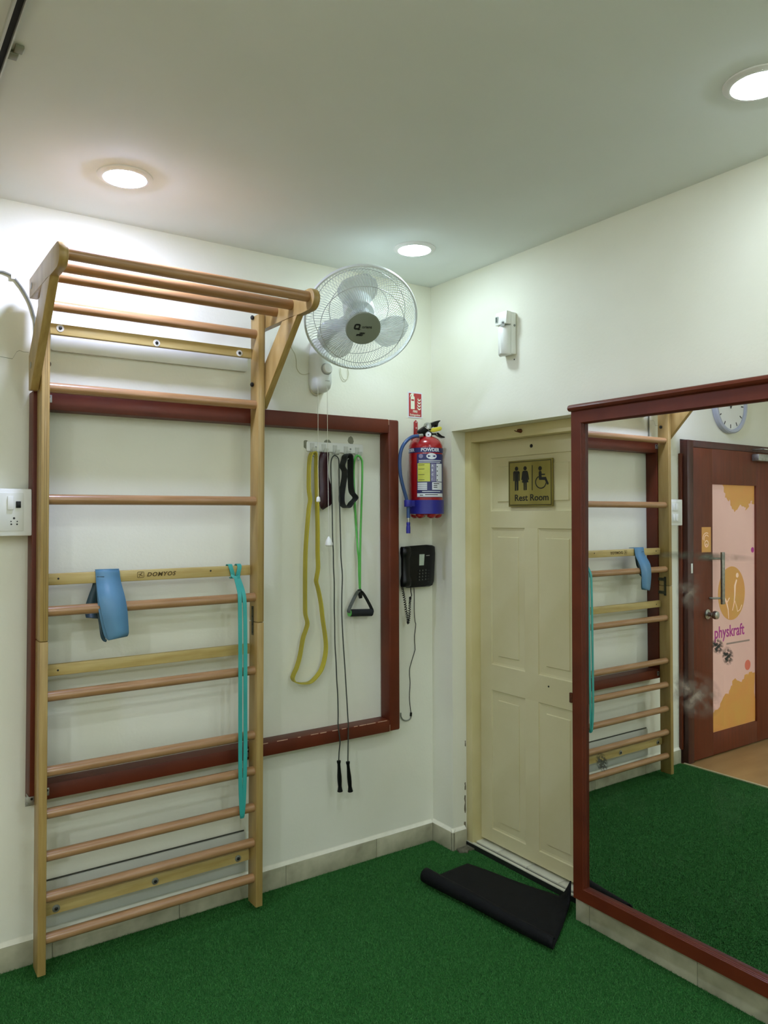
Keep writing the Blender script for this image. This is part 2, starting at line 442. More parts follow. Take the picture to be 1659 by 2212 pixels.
# threshold: black riser, pale nosing, black line, pale tiles
WTILE = mat('pale_threshold_tile', '#d9d9c4', '#cfcfb8', rough=.3, scale=12)
BSTRIP = mat('black_threshold_strip', '#10140f', '#171b14', rough=.6, scale=40)
obj('threshold_riser', MB().box((.0785, -.88, -.008), (.16, -.147, .017)), BSTRIP, d1, smooth=0)
obj('threshold_nosing', MB().box((.079, -.88, .017), (.0925, -.147, .024)), WTILE, d1, bevel=.002)
for a, b in ((-.327, -.147), (-.507, -.329), (-.687, -.509), (-.88, -.689)):
    obj('threshold_tile', MB().box((.104, a, .017), (.19, b, .0265)), WTILE, d1, bevel=.001)

# ================================================================== ENTRANCE DOOR (seen only in the mirror)
d2 = empty('door_2', (-2.6, -.04, 0)); tag(d2, kind='structure')
DW = mat('brown_door_wood', '#70361f', '#62301c', rough=.5, scale=7, stretch=(7, 7, .6), spec=.35)
DWD = mat('dark_jamb_wood', '#4c2119', '#401a14', rough=.42, scale=7, stretch=(7, 7, .6), coat=.15)
obj('door_frame', MB().box((-2.118, -.052, -.006), (-2.056, .12, 1.988)), DWD, d2, bevel=.003)
obj('door_frame', MB().box((-3.13, -.052, -.006), (-3.068, .12, 1.988)), DWD, d2, bevel=.003)
obj('door_frame', MB().box((-3.068, -.052, 1.945), (-2.118, .12, 1.988)), DWD, d2, bevel=.003)
obj('architrave', MB().box((-2.055, -.02, .08), (-2.036, .0, 1.905)), DW, d2, bevel=.002)
lf2 = obj('door_leaf', MB().box((-2.325, -.05, .004), (-2.12, -.01, 1.944)).box((-3.066, -.05, .004), (-2.84, -.01, 1.944))
          .box((-2.84, -.05, 1.72), (-2.325, -.01, 1.944)).box((-2.84, -.05, .004), (-2.325, -.01, .14)), DW, d2, bevel=.001)
FILM = mat('backlit_frosted_film', '#cda89b', '#c39d93', rough=.4, scale=2.5, emit=('#d8b0a4', .18))
FORG = mat('orange_printed_film', '#cb904f', '#c59a50', rough=.4, scale=7, emit=('#d08c40', .10))
FPUR = mat('magenta_print', '#a2368c', '#b02c86', rough=.4, emit=('#a2368c', .06))
FPNK = mat('pale_print_line', '#f0cdb4', rough=.4, emit=('#f0cdb4', .12))
FRED = mat('coral_print', '#cf6a55', rough=.4, emit=('#cf6a55', .1))
pane = obj('glass_pane', MB().box((-2.845, -.036, .135), (-2.32, -.026, 1.725)), FILM, lf2, smooth=0)
FV = Fr((0, -.036, 0), (-1, 0, 0), (0, 0, 1))      # print reads correctly in the mirror
class FrM:                                          # mirrored frame: u to the door's far side, w towards the room
    def __call__(s, u, v, w=0.0): return Vector((-u, -.036-w, v))
FM = FrM()
random.seed(11)
def blob(pts, jag, n=5):
    out = []
    for i in range(len(pts)):
        a = pts[i]; b = pts[(i+1) % len(pts)]
        for j in range(n):
            t = j/n; e = 0 if (i >= len(pts)-2) else jag
            out.append((a[0]+(b[0]-a[0])*t+random.uniform(-e, e), a[1]+(b[1]-a[1])*t+random.uniform(-e, e)))
    return out
obj('orange_splash', MB().prism(blob([(2.46, 1.72), (2.50, 1.64), (2.56, 1.60), (2.60, 1.54), (2.68, 1.60), (2.74, 1.56), (2.80, 1.62), (2.838, 1.60), (2.838, 1.72)], .012), FM, 0, .0008), FORG, pane, smooth=0)
obj('orange_splash', MB().prism(blob([(2.328, .27), (2.40, .28), (2.46, .35), (2.54, .37), (2.58, .45), (2.68, .43), (2.74, .47), (2.838, .46), (2.838, .141), (2.328, .141)], .012), FM, 0, .0008), FORG, pane, smooth=0)
obj('logo_disc', MB().prism(circ(2.562, 1.014, .157, 40, ry=.175), FM, 0, .0008), FORG, pane, smooth=0)
for pts, w in (([(2.62, 1.10), (2.60, 1.06), (2.598, 1.0), (2.59, .95), (2.57, .90)], [.012, .02, .014, .01, .006]), ([(2.58, .93), (2.60, .96), (2.62, .92), (2.63, .89), (2.66, .90), (2.68, .93)], .006),
               ([(2.47, 1.0), (2.50, .96), (2.52, .91), (2.525, .85)], [.01, .016, .01, .006]), ([(2.50, .95), (2.535, .985)], .008)):
    obj('logo_figure', MB().prism(stroke(pts, w), FM, .0008, .0014), FPNK, pane, smooth=0)
obj('logo_figure', MB().prism(circ(2.628, 1.128, .016, 16), FM, .0008, .0014), FPNK, pane, smooth=0)
obj('logo_figure', MB().prism(circ(2.462, 1.028, .016, 16), FM, .0008, .0014), FPNK, pane, smooth=0)
obj('lettering', text_mb('physkraft', None, 2.362, .735, .106, 0, .0008, sx=.885, bold=.0016, wrap=lambda x, y, w: FM(x, y, w)), FPUR, pane, smooth=0)
GREYT = mat('grey_print', '#a08c84', rough=.5)
obj('tagline', MB().prism([(2.50, .683), (2.775, .683), (2.775, .694), (2.50, .694)], FM, 0, .0006), GREYT, pane, smooth=0)
obj('print_dot', MB().prism(circ(2.75, .525, .034, 24), FM, 0, .0008), FRED, pane, smooth=0)
obj('print_dot', MB().prism(circ(2.815, 1.29, .018, 18), FM, 0, .0008), FPUR, pane, smooth=0)
stk = obj('door_sticker', MB().prism([(2.205, 1.29), (2.305, 1.29), (2.305, 1.448), (2.205, 1.448)], FM, .0141, .0149), FORG, lf2, smooth=0)
for r, a0, a1, cv in ((.040, .35*PI, 1.02*PI, 1.372), (.026, .2*PI, 1.1*PI, 1.372), (.020, 0, 1.98*PI, 1.343), (.009, 0, 1.98*PI, 1.333)):
    obj('sticker_print', MB().prism(stroke([(2.256+r*math.cos(a0+(a1-a0)*i/18), cv+r*math.sin(a0+(a1-a0)*i/18)) for i in range(19)], .006), FM, .0149, .0156), FPNK, stk, smooth=0)
hb = MB().box((-2.362, -.112, .962), (-2.332, -.098, 1.29)).tube([(-2.347, -.1, 1.25), (-2.30, -.075, 1.25), (-2.285, -.05, 1.25)], .007).tube([(-2.347, -.1, 1.0), (-2.30, -.075, 1.0), (-2.285, -.05, 1.0)], .007)
obj('pull_handle', hb, ZINC, lf2, bevel=.002)
obj('door_knob', MB().lathe([(.031, 0), (.031, .006), (.014, .010), (.012, .035), (.022, .042), (.027, .055), (.024, .07), (.012, .075), (.004, .076)], (-2.262, -.05, .90), (0, -1, 0), n=20), STEEL, lf2)
obj('strike_plate', MB().box((-2.106, -.0535, 1.165), (-2.088, -.052, 1.225)), WHITEP, d2, bevel=.0005)
obj('door_closer', MB().box((-3.02, -.1, 1.885), (-2.785, -.05, 1.93)), ZINC, lf2, bevel=.004)
obj('closer_arm', MB().box((-2.83, -.13, 1.958), (-2.79, -.052, 1.964)).box((-3.06, -.135, 1.955), (-2.79, -.118, 1.963)), ZINC, lf2, bevel=.001)

# ================================================================== MIRROR ON THE RIGHT WALL
mir = empty('wall_mirror', (-.04, -1.7, .12))
tag(mir, 'large wall mirror in a maroon wooden frame beside the rest room door', 'mirror')
prof = [(0, .002), (0, .060), (.044, .060), (.0462, .0578), (.0455, .0535), (.0475, .0515), (.0467, .0470), (.049, .0448), (.049, .002)]
for mb, nm in zip(mitred(FB, .912, .106, 2.52, 1.907, prof), ('frame_rail',)*4): obj(nm, mb, REDW, mir, smooth=20)
# rounded cornice strip on top
obj('frame_cornice', MB().prism([(.002, 1.9072), (.067, 1.9072), (.074, 1.911), (.077, 1.918), (.074, 1.926), (.066, 1.931), (.002, 1.932)], type('f', (), {'__call__': lambda s, u, v, w=0: Vector((-u, -w, v))})(), .908, 2.535), REDW, mir, smooth=40)
mg = bpy.data.materials.new('mirror_glass'); mg.use_nodes = True
nt = mg.node_tree; pb = nt.nodes['Principled BSDF']
pb.inputs['Metallic'].default_value = 1.0; pb.inputs['Roughness'].default_value = 0.0
pb.inputs['Base Color'].default_value = (.86, .875, .85, 1)
df = nt.nodes.new('ShaderNodeBsdfDiffuse'); df.inputs[0].default_value = lin('#b4aea0')
mxs = nt.nodes.new('ShaderNodeMixShader'); out = nt.nodes['Material Output']
tc = nt.nodes.new('ShaderNodeTexCoord')
# dull hand smears: soft noise clouds
nz = nt.nodes.new('ShaderNodeTexNoise'); nz.inputs['Scale'].default_value = 7; nz.inputs['Detail'].default_value = 6
nt.links.new(tc.outputs['Object'], nz.inputs['Vector'])
mr = nt.nodes.new('ShaderNodeMapRange'); mr.inputs[1].default_value = .55; mr.inputs[2].default_value = .85; mr.inputs[3].default_value = .002; mr.inputs[4].default_value = .05
nt.links.new(nz.outputs['Fac'], mr.inputs[0]); nt.links.new(mr.outputs[0], mxs.inputs[0])
nt.links.new(pb.outputs[0], mxs.inputs[1]); nt.links.new(df.outputs[0], mxs.inputs[2]); nt.links.new(mxs.outputs[0], out.inputs[0])
def gx(y, z): return -.040-(y+1)*.004+(z-.9)*.0015       # the pane sits very slightly askew in its frame
glass = obj('mirror_glass', MB().hexa([(gx(y, z)+t, y, z) for z in (.150, 1.863) for y, t in ((-2.478, 0), (-.956, 0), (-.956, .006), (-2.478, .006))]), mg, mir, smooth=0)
def smear_mat(name, col, amt, sc=60):
    m = bpy.data.materials.new(name); m.use_nodes = True; nt = m.node_tree
    b = nt.nodes['Principled BSDF']; b.inputs['Base Color'].default_value = lin(col); b.inputs['Roughness'].default_value = .9
    t = nt.nodes.new('ShaderNodeTexCoord'); n = nt.nodes.new('ShaderNodeTexNoise'); n.inputs['Scale'].default_value = sc; n.inputs['Detail'].default_value = 5
    nt.links.new(t.outputs['Object'], n.inputs['Vector'])
    g = nt.nodes.new('ShaderNodeTexGradient'); g.gradient_type = 'SPHERICAL'
    mp = nt.nodes.new('ShaderNodeMapping'); mp.vector_type = 'TEXTURE'
    nt.links.new(t.outputs['Object'], mp.inputs[0]); nt.links.new(mp.outputs[0], g.inputs[0])
    r = nt.nodes.new('ShaderNodeMapRange'); r.inputs[1].default_value = .35; r.inputs[2].default_value = .7; r.inputs[4].default_value = amt
    nt.links.new(n.outputs['Fac'], r.inputs[0])
    q = nt.nodes.new('ShaderNodeMath'); q.operation = 'MULTIPLY'; nt.links.new(r.outputs[0], q.inputs[0]); nt.links.new(g.outputs[0], q.inputs[1])
    nt.links.new(q.outputs[0], b.inputs['Alpha'])
    return m, mp
def smear(name, px, py, sy, sz, col, amt, sc):
    q_ = PB(px, py, .04); y, z = q_.y, q_.z
    m, mp = smear_mat(name, col, amt, sc)
    mp.inputs['Scale'].default_value = (1, sy, sz)
    obj(name, MB().add([(gx(y+a*sy, z+b*sz)-.0006, y+a*sy, z+b*sz) for a, b in ((1, -1), (-1, -1), (-1, 1), (1, 1))], [(0, 1, 2, 3)]), m, glass, smooth=0)
smear('dusty_smear', 1500, 1500, .10, .08, '#a89a86', 1.1, 28)
smear('dusty_smear', 1488, 1278, .05, .06, '#a89a86', .8, 40)
smear('silvering_spot', 1549, 1396, .022, .026, '#33352c', 2.6, 120)
smear('silvering_spot', 1571, 1417, .02, .03, '#33352c', 2.6, 120)
smear('silvering_spot', 1300, 1647, .03, .035, '#4a4c3e', 2.4, 110)
smear('tape_residue', 1512, 1202, .20, .016, '#6d6f5c', 1.0, 14)
# ================================================================== WALL FRAME (left wall)
fr_ = empty('wooden_wall_frame', (-1.0, -.04, .568))
tag(fr_, 'empty maroon painted timber frame fixed to the wall behind the wall bars', 'frame')
TF = .075
obj('frame_rail', MB().box((-1.7115, -TF, 1.888), (-.300, -.001, 1.949)), REDW, fr_, bevel=.003)
obj('frame_rail', MB().box((-1.7265, -TF, .568), (-.300, -.001, .620)), REDW, fr_, bevel=.003)
obj('frame_rail', MB().box((-.2995, -TF, .568), (-.243, -.001, 1.949)), REDW, fr_, bevel=.008, seg=3)
obj('frame_rail', MB().hexa([(-1.773, -TF, .568), (-1.727, -TF, .568), (-1.727, -.001, .568), (-1.773, -.001, .568), (-1.757, -TF, 1.949), (-1.712, -TF, 1.949), (-1.712, -.001, 1.949), (-1.757, -.001, 1.949)]), REDW, fr_, bevel=.003)
WEAR = mat('bare_wood_wear', '#c9a48c', '#b98f76', rough=.8, scale=60)
random.seed(5)
wm = MB()
x = -.93
while x < -.34:
    l = random.uniform(.012, .05)
    wm.box((x, -.0752, .6175+random.uniform(-.0004, .0004)), (x+l, -.0735, .6203)); x += l+random.uniform(.003, .05)
obj('worn_edge', wm, WEAR, fr_, smooth=0, kind='stuff')
obj('worn_edge', MB().box((-.3005, -.0753, 1.925), (-.2985, -.0745, 1.9475)), WEAR, fr_, smooth=0)
obj('worn_edge', MB().box((-.3005, -.0753, .570), (-.299, -.0745, .598)), WEAR, fr_, smooth=0)

# white spacer boards behind the wall bars
WB = mat('white_board', '#d4d6cb', '#cccec2', rough=.45, scale=5)
o = obj('spacer_board', MB().prism(rrect(-1.69, 2.102, -.952, 2.182, .008), FA, .001, .020), WB, smooth=30)
tag(o, 'white painted spacer board behind the top plank of the wall bars', 'board')
o = obj('spacer_board', MB().prism(rrect(-1.708, .106, -.966, .262, .004), FA, .001, .012), WB, smooth=30)
tag(o, 'wide white spacer board behind the bottom plank of the wall bars', 'board')
obj('dark_gap', MB().box((-1.708, -.004, .2622), (-.966, -.0005, .267)), mat('dark_gap', '#4a4b40', '#3c3d33', rough=.9, scale=60), o, smooth=0)

# ================================================================== WALL BARS
bars = empty('wall_bars', (-1.349, -.12, .02))
tag(bars, 'tall wooden wall bars ladder with an overhanging pull-up rack', 'wall bars')
TILT = .009
def tl(mb):
    mb.v = [(v[0]+TILT*(v[2]-1.3), v[1], v[2]) for v in mb.v]; return mb
LX0, LX1, RX0, RX1 = -1.752, -1.7255, -.9735, -.9445
YF, YB = -.150, -.078
for a, b in ((LX0, LX1), (RX0, RX1)):
    obj('stile', tl(MB().box((a, YF, .02), (b, YB, 1.1125))), WOODZ, bars, bevel=.003)
    obj('stile', tl(MB().box((a, YF, 1.1138), (b, YB, 2.306))), WOODZ, bars, bevel=.004)
first = None
RZ = [2.231, 1.956, 1.582, 1.209, .926, .677, .538, .397, .262, .125]
for z in RZ:
    dx = TILT*(z-1.3); yc = -.121
    if first is None:
        first = obj('rung', MB().tube([(LX1+dx-.004, yc, z), (LX1+dx+.001, yc, z), (RX0+dx-.001, yc, z), (RX0+dx+.004, yc, z)], .0175, n=16, flat=1.05, ref=Vector((0, 0, 1))), WOODX, bars)
        c0 = wloc(first)
    else:
        copy_at(first, (c0.x+TILT*(z-RZ[0]), c0.y, z), bars)
def plank(z0, z1, m=PINE):
    return obj('plank', tl(MB().box((LX1, -.091, z0), (RX0, -.071, z1))), m, bars, bevel=.003)
for x_ in (RX1-.0062, LX0+.0105, LX0+.0165):
    obj('ply_seam', tl(MB().box((x_, YF-.0003, 1.118), (x_+.0009, YF+.001, 2.298))), mat('ply_seam', '#5b4620', '#6d5730', rough=.8, scale=30, stretch=(1, 1, .3)), bars, smooth=0)
pT = plank(2.143, 2.18); pD = plank(1.293, 1.332); pE = plank(.986, 1.025); pB = plank(.183, .224)
WASH = mat('white_washer', '#dcdcd2', rough=.4)
for pl, pts in ((pT, ((130, 709), (338, 741), (517, 763))), (pB, ((121, 1962), (335, 1903), (514, 1854)))):
    for x, y in pts:
        q = PA(x, y, .091)
        ws = obj('washer', MB().lathe([(.0125, 0), (.0125, .002), (.007, .003)], (q.x, -.091, q.z), (0, -1, 0), n=18), WASH if pl is pT else ZINC, pl)
        obj('bolt_head', MB().lathe([(.0062, .002), (.0062, .005), (.0045, .006)], (q.x, -.091, q.z), (0, -1, 0), n=6), BOLT, pl)
for pl, x, y in ((pD, 126, 1250), (pE, 125, 1448), (pD, 455, 1233)):
    q = PA(x, y, .091); obj('screw_head', MB().lathe([(.0035, 0), (.0035, .001)], (q.x, -.091, q.z), (0, -1, 0), n=8), BOLT, pl)
# burnt-in brand lettering on the plank
BURN = mat('branded_lettering', '#5b4a22', '#4a3a18', rough=.8)
q0 = PA(297, 1244, .091); q1 = PA(313, 1243, .091)
obj('logo_box', MB().prism(stroke([(a, b) for a, b in rrect(q0.x, 1.3045, q0.x+.023, 1.3245, .003)]+[(q0.x+.023, 1.3215)], .0016), FA, .0908, .0916), BURN, pD, smooth=0)
obj('logo_mark', MB().prism(stroke([(q0.x+.004, 1.3165), (q0.x+.011, 1.3165), (q0.x+.017, 1.322), ], .0024), FA, .0908, .0916).prism(stroke([(q0.x+.006, 1.308), (q0.x+.011, 1.3150), (q0.x+.018, 1.309)], .0024), FA, .0908, .0916), BURN, pD, smooth=0)
obj('lettering', text_mb('DOMYOS', FA, PA(317, 1243, .091).x, 1.3075, .0205, .0908, .0008, sx=1.12, shear=.25, bold=.0006, spacing=1.14), BURN, pD, smooth=0)
# overhanging rack
def arm(x0, x1):
    arc = [(-.487-.040*math.sin(a), 2.288-.038*math.cos(a)) for a in [PI*i/10 for i in range(11)]]
    prof = [(-.082, 2.253), (-.36, 2.253), (-.40, 2.250), (-.44, 2.249)]+arc+[(-.40, 2.326), (-.082, 2.318)]
    f = lambda u, v, w=0: Vector((w, u, v))
    obj('rack_arm', tl(MB().prism(prof, f, x0, x1)), WOODZ, bars, bevel=.002)
    obj('rack_brace', tl(MB().prism([(-.405, 2.2515), (-.285, 2.2515), (-.082, 2.060), (-.082, 1.945), (-.112, 1.945)], f, x0, x1)), WOODZ, bars, bevel=.002)
arm(-1.7795, -1.753); arm(-.9435, -.917)
for k, (x, y) in enumerate(((660.5, 640), (624.5, 658), (591.5, 673))):
    q = hit(x, y, 0, -.944)
    obj('rack_bar', tl(MB().tube([(-1.757, q.y, q.z), (-1.75, q.y, q.z), (-.947, q.y, q.z), (-.940, q.y, q.z)], .0185, n=16)), WOODX, bars)
for z in (2.299, 2.037):
    dx = TILT*(z-1.3)
    obj('bolt_knob', MB().lathe([(.006, 0), (.009, .003), (.009, .008), (.005, .011)], (RX0+dx, -.104, z), (-1, 0, 0), n=10), BOLT, bars)
    obj('bolt_knob', MB().lathe([(.006, 0), (.009, .003), (.009, .008), (.005, .011)], (LX1+dx, -.104, z), (1, 0, 0), n=10), BOLT, bars)
    obj('bolt_cap', MB().lathe([(.011, 0), (.011, .0015), (.006, .002)], (-1.7795+dx, -.118, z-.012), (-1, 0, 0), n=14), ZINC, bars)
dx = TILT*(1.11-1.3)
def plate(mb, n): return obj('joint_plate', mb, DARKM, bars, smooth=0)
plate(MB().box((RX0+dx-.0018, -.118, 1.062), (RX0+dx, -.102, 1.174)), 0)
plate(MB().box((RX1+dx, -.118, 1.062), (RX1+dx+.0018, -.102, 1.174)), 0)
plate(MB().box((LX1+dx, -.128, 1.055), (LX1+dx+.0018, -.113, 1.165)).box((LX1+dx, -.113, 1.140), (LX1+dx+.0018, -.060, 1.158)).box((LX1+dx, -.113, 1.064), (LX1+dx+.0018, -.060, 1.082)), 0)
for k in range(4):
    obj('plate_screw', MB().lathe([(.0035, 0), (.0035, .0012)], (RX0+dx-.0018, -.110, 1.072+k*.031), (-1, 0, 0), n=8), BOLT, bars)
for yy, zz in ((-.120, 1.158), (-.120, 1.062), (-.100, 1.149), (-.085, 1.149), (-.070, 1.149), (-.100, 1.073), (-.085, 1.073), (-.070, 1.073)):
    obj('plate_screw', MB().lathe([(.0035, 0), (.0035, .0012)], (LX1+dx+.0018, yy, zz), (1, 0, 0), n=8), BOLT, bars)
# small zinc brackets tying the bars to the frame
def bracket(x0, x1, z0, z1, y=-.0752):
    b = obj('bracket', MB().box((x0, y-.0025, z0), (x1, y, z1)), ZINC, bars, bevel=.0006)
    obj('bracket_screw', MB().lathe([(.0042, 0), (.0042, .0012)], ((x0+x1)/2+.002, y-.0025, z0+(z1-z0)*.7), (0, -1, 0), n=8), BOLT, bars)
bracket(LX1+.003, -1.699, 1.912, 1.938); bracket(LX1-.002, -1.711, .583, .609); bracket(-.985, -.9735-.006, .580, .612)
obj('bracket', MB().box((-1.786, -.0775, .560), (-1.7585, -.0751, .590)).box((-1.7755, -.0755, .560), (-1.7735, -.035, .590)), ZINC, bars, bevel=.0006)
obj('bracket_screw', MB().lathe([(.0042, 0), (.0042, .0012)], (-1.766, -.0775, .582), (0, -1, 0), n=8), BOLT, bars)
obj('bracket_screw', MB().lathe([(.0042, 0), (.0042, .006)], (-1.780, -.0775, .567), (0, -1, 0), n=8), ZINC, bars)

# ================================================================== BANDS ON THE WALL BARS
BLUE = mat('blue_latex', '#5f8fb0', '#5685a8', rough=.42, scale=5)
BLUED = mat('dark_blue_latex', '#33505a', '#2b464f', rough=.5, scale=6)  # darker blue on the inner layer and the tail
bb = empty('resistance_band', (-1.52, -.13, 1.1))
tag(bb, 'wide folded sky blue resistance band draped over the branded plank of the wall bars', 'resistance band')
def strip2(Lp, Rp, ys, th, n=4):
    """surface between two pixel edges, at depths ys (one per row)"""
    Ls = smooth_path([PA(x, y, d) for (x, y), d in zip(Lp, ys)], n); Rs = smooth_path([PA(x, y, d) for (x, y), d in zip(Rp, ys)], n)
    mb = MB(); nv = len(Ls); v = []
    for a, b in zip(Ls, Rs): v += [a, b]
    f = [(2*i, 2*i+1, 2*i+3, 2*i+2) for i in range(nv-1)]
    return mb.add(v, f)
obj('front_layer', strip2([(206, 1231), (206, 1234), (208, 1256), (212, 1290), (219, 1325), (226, 1355), (233, 1379), (234, 1383)],
                          [(256, 1230), (258, 1234), (261, 1256), (270, 1290), (275, 1318), (277, 1345), (278, 1366), (275, 1374)],
                          [.086, .094, .102, .135, .148, .152, .154, .150], 0), BLUE, bb, solid=.003)
obj('back_layer', strip2([(206, 1232), (207, 1250), (210, 1290), (214, 1325), (220, 1355), (226, 1375), (234, 1383)],
                         [(250, 1232), (252, 1252), (262, 1290), (268, 1320), (272, 1348), (274, 1366), (275, 1374)],
                         [.085, .097, .124, .142, .144, .146, .150], 0), BLUE, bb, solid=.0025)
obj('inner_layer', strip2([(209, 1245), (212, 1290), (210, 1325), (214, 1350), (217, 1374), (222, 1384), (229, 1387)],
                          [(225, 1245), (222, 1290), (218, 1325), (222, 1350), (226, 1370), (228, 1380), (231, 1382)],
                          [.098, .100, .101, .104, .118, .135, .148], 0), BLUED, bb, solid=.002)
obj('tail', strip2([(204, 1234), (200, 1262), (192, 1285), (186, 1303), (183, 1318), (185, 1331), (186, 1334)],
                   [(222, 1234), (224, 1262), (216, 1290), (212, 1303), (212, 1318), (214, 1332), (214, 1336)],
                   [.066, .064, .062, .066, .070, .085, .092], 0), BLUED, bb, solid=.002)
obj('top_fold', MB().add([PA(205, 1231, .060), PA(222, 1230, .060), PA(257, 1229, .062), PA(256, 1230, .093), PA(206, 1231, .093)], [(0, 1, 2, 3, 4)]), BLUE, bb, solid=.003)

TEAL = mat('teal_latex', '#3aa79f', '#32998f', rough=.4, scale=5)
tb = empty('resistance_band', (-1.03, -.15, .38))
tag(tb, 'long teal loop resistance band knotted on the plank of the wall bars', 'resistance band')
lp = [(509, 1246), (513, 1262), (517, 1280), (518, 1296), (518.5, 1332), (519, 1389), (519, 1458), (519, 1550), (519, 1650), (519.5, 1700), (521, 1740), (522.5, 1762)]
rp = [(514, 1246), (520, 1262), (525, 1278), (528, 1296), (529.5, 1332), (530, 1389), (530, 1458), (530, 1550), (530, 1620), (528.5, 1690), (526.5, 1735), (524, 1762)]
ds = [.104, .118, .136, .146, .149, .151, .152, .153, .154, .154, .153, .151]
obj('strap', MB().ribbon(smooth_path([PA(x, y, d) for (x, y), d in zip(lp, ds)], 5), (.0155, 0, 0), .0028), TEAL, tb, smooth=40)
obj('strap', MB().ribbon(smooth_path([PA(x, y, d-.002) for (x, y), d in zip(rp, ds)], 5), (.0155, 0, 0), .0028), TEAL, tb, smooth=40)
obj('loop_end', MB().ribbon([PA(522.3, 1758, .152), PA(522.5, 1764, .150), PA(523, 1767, .147), PA(524, 1764, .144), PA(524, 1758, .142)], (.0155, 0, 0), .0028), TEAL, tb, smooth=40)
# the cow hitch around the plank
zt, zb_ = 1.3335, 1.2915
for xa, xb in ((PA(498, 1222, .094).x, PA(502, 1244, .094).x), (PA(517, 1222, .094).x, PA(513, 1244, .094).x)):
    xm = (xa+xb)/2
    pts = smooth_path([(xa, -.066, zt-.004), (xa, -.072, zt+.003), (xa, -.088, zt+.003), (xa, -.0955, zt-.006), (xm, -.098, 1.313), (xb, -.098, zb_+.004), (xb, -.094, zb_-.006), (xb, -.082, zb_-.004)], 4)
    obj('hitch_loop', MB().ribbon(pts, (.0165, 0, 0), .0032), TEAL, tb, smooth=40)
xk0, xk1 = PA(499, 1245, .1).x, PA(519, 1245, .1).x
obj('hitch_knot', MB().ribbon(smooth_path([(xk0, -.097, 1.300), (xk0+.006, -.103, 1.292), ((xk0+xk1)/2, -.107, 1.287), (xk1-.006, -.103, 1.293), (xk1, -.097, 1.304)], 4), (0, .004, .012), .003), TEAL, tb, smooth=40)

# ================================================================== HOOK RAIL AND WHAT HANGS ON IT
hr = empty('hook_rail', (-.537, -.01, 1.79))
tag(hr, 'white coat hook rail with five hooks inside the wall frame', 'hook rail')
obj('back_plate', MB().prism(rrect(-.676, 1.797, -.392, 1.838, .006), FA, .001, .008), WHITEP, hr, bevel=.0015)
HX = [-.664+.0135, -.606+.012, -.548+.010, -.490+.008, -.430+.006]
hk0 = None
for i, x in enumerate(HX):
    z = 1.814-.0022*i
    mb = MB().ribbon(smooth_path([(x, -.0095, z+.018), (x, -.0095, z-.002), (x, -.011, z-.014), (x, -.018, z-.022), (x, -.028, z-.018), (x, -.034, z-.002)], 4), (.020, 0, 0), .003)
    mb.tube([(x, -.009, z-.018), (x, -.012, z-.034), (x, -.02, z-.040), (x, -.029, z-.036)], .0022, n=6)
    if hk0 is None: hk0 = obj('hook', mb, mat('hook_plastic', '#cdd1c9', '#c5c9c1', rough=.35), hr, smooth=40); base = wloc(hk0)
    else: copy_at(hk0, base+Vector((x-HX[0], 0, -.0022*i)), hr)
for x in (-.632, -.458):
    obj('rail_screw', MB().lathe([(.0045, 0), (.0045, .001), (.002, .0018)], (x, -.008, 1.815), (0, -1, 0), n=10), GREYP, hr)

YEL = mat('yellow_latex', '#b9ad2f', '#aa9d29', rough=.45, scale=6)
ypx = [(679, 976), (672, 980), (668, 1000), (667, 1053), (670, 1079), (667, 1099), (663, 1145), (660, 1191), (659, 1243), (659, 1312), (660, 1329), (664, 1346), (660, 1362), (654, 1380), (648, 1415), (641, 1441), (634, 1457), (632, 1466), (637, 1473), (651, 1476), (669, 1474), (682, 1463), (694, 1446), (701, 1423), (704, 1398), (702, 1372), (697, 1338), (693, 1303), (687, 1272), (683, 1257), (684, 1246), (687, 1226), (686, 1191), (686, 1145), (685, 1092), (684, 1053), (683, 1013), (683, 985)]
yb = obj('resistance_band', MB().ribbon(smooth_path([PA(x, y, .034) for x, y in ypx+[ypx[0]]], 4)[:-1], (.0, .030, 0), .0042, closed=True), YEL, smooth=40)
tag(yb, 'long yellow rubber loop band hanging from the hook rail', 'resistance band')

MAR = mat('maroon_latex', '#381820', '#2c1119', rough=.38, scale=7)
mbnd = empty('resistance_band', (-.60, -.03, 1.52))
tag(mbnd, 'short wide maroon elastic band hanging from the hook rail', 'resistance band')
obj('front_layer', strip2([(692, 979), (689.5, 990), (688.5, 1020), (688.5, 1052), (689, 1072), (692, 1095), (697, 1101)],
                          [(710, 979), (708, 990), (706.5, 1010), (706.5, 1026), (708, 1052), (709, 1075), (712, 1092)],
                          [.030, .038, .040, .042, .047, .046, .036], 0), MAR, mbnd, solid=.003)
obj('back_layer', strip2([(693, 979), (700, 1005), (701, 1030), (702, 1050), (702, 1070), (700, 1090), (697, 1101)],
                         [(711, 981), (709, 1005), (710, 1030), (715, 1050), (717.5, 1070), (716, 1088), (712, 1092)],
                         [.028, .018, .015, .014, .018, .026, .035], 0), MAR, mbnd, solid=.003)
obj('top_fold', strip2([(692, 979), (692, 977), (693, 979)], [(710, 979), (710, 977), (711, 981)], [.030, .029, .028], 0), MAR, mbnd, solid=.003)

BAND = mat('black_elastic', '#101413', '#0b0e0d', rough=.6, scale=60)
kpx = [(750, 981), (745, 985), (743, 994), (739.5, 1007), (744, 1017), (744, 1030), (741.5, 1046), (738.5, 1066), (738, 1080), (740, 1090), (746, 1096), (753, 1095), (759, 1086), (768, 1075), (760, 1063), (757.5, 1040), (757, 1006), (757, 990), (755, 983)]
kb = obj('resistance_band', MB().ribbon(smooth_path([PA(x, y, .034) for x, y in kpx+[kpx[0]]], 4)[:-1], (0, .044, 0), .004, closed=True), BAND, smooth=40)
tag(kb, 'black elastic loop band with kinks hanging from the hook rail', 'resistance band')

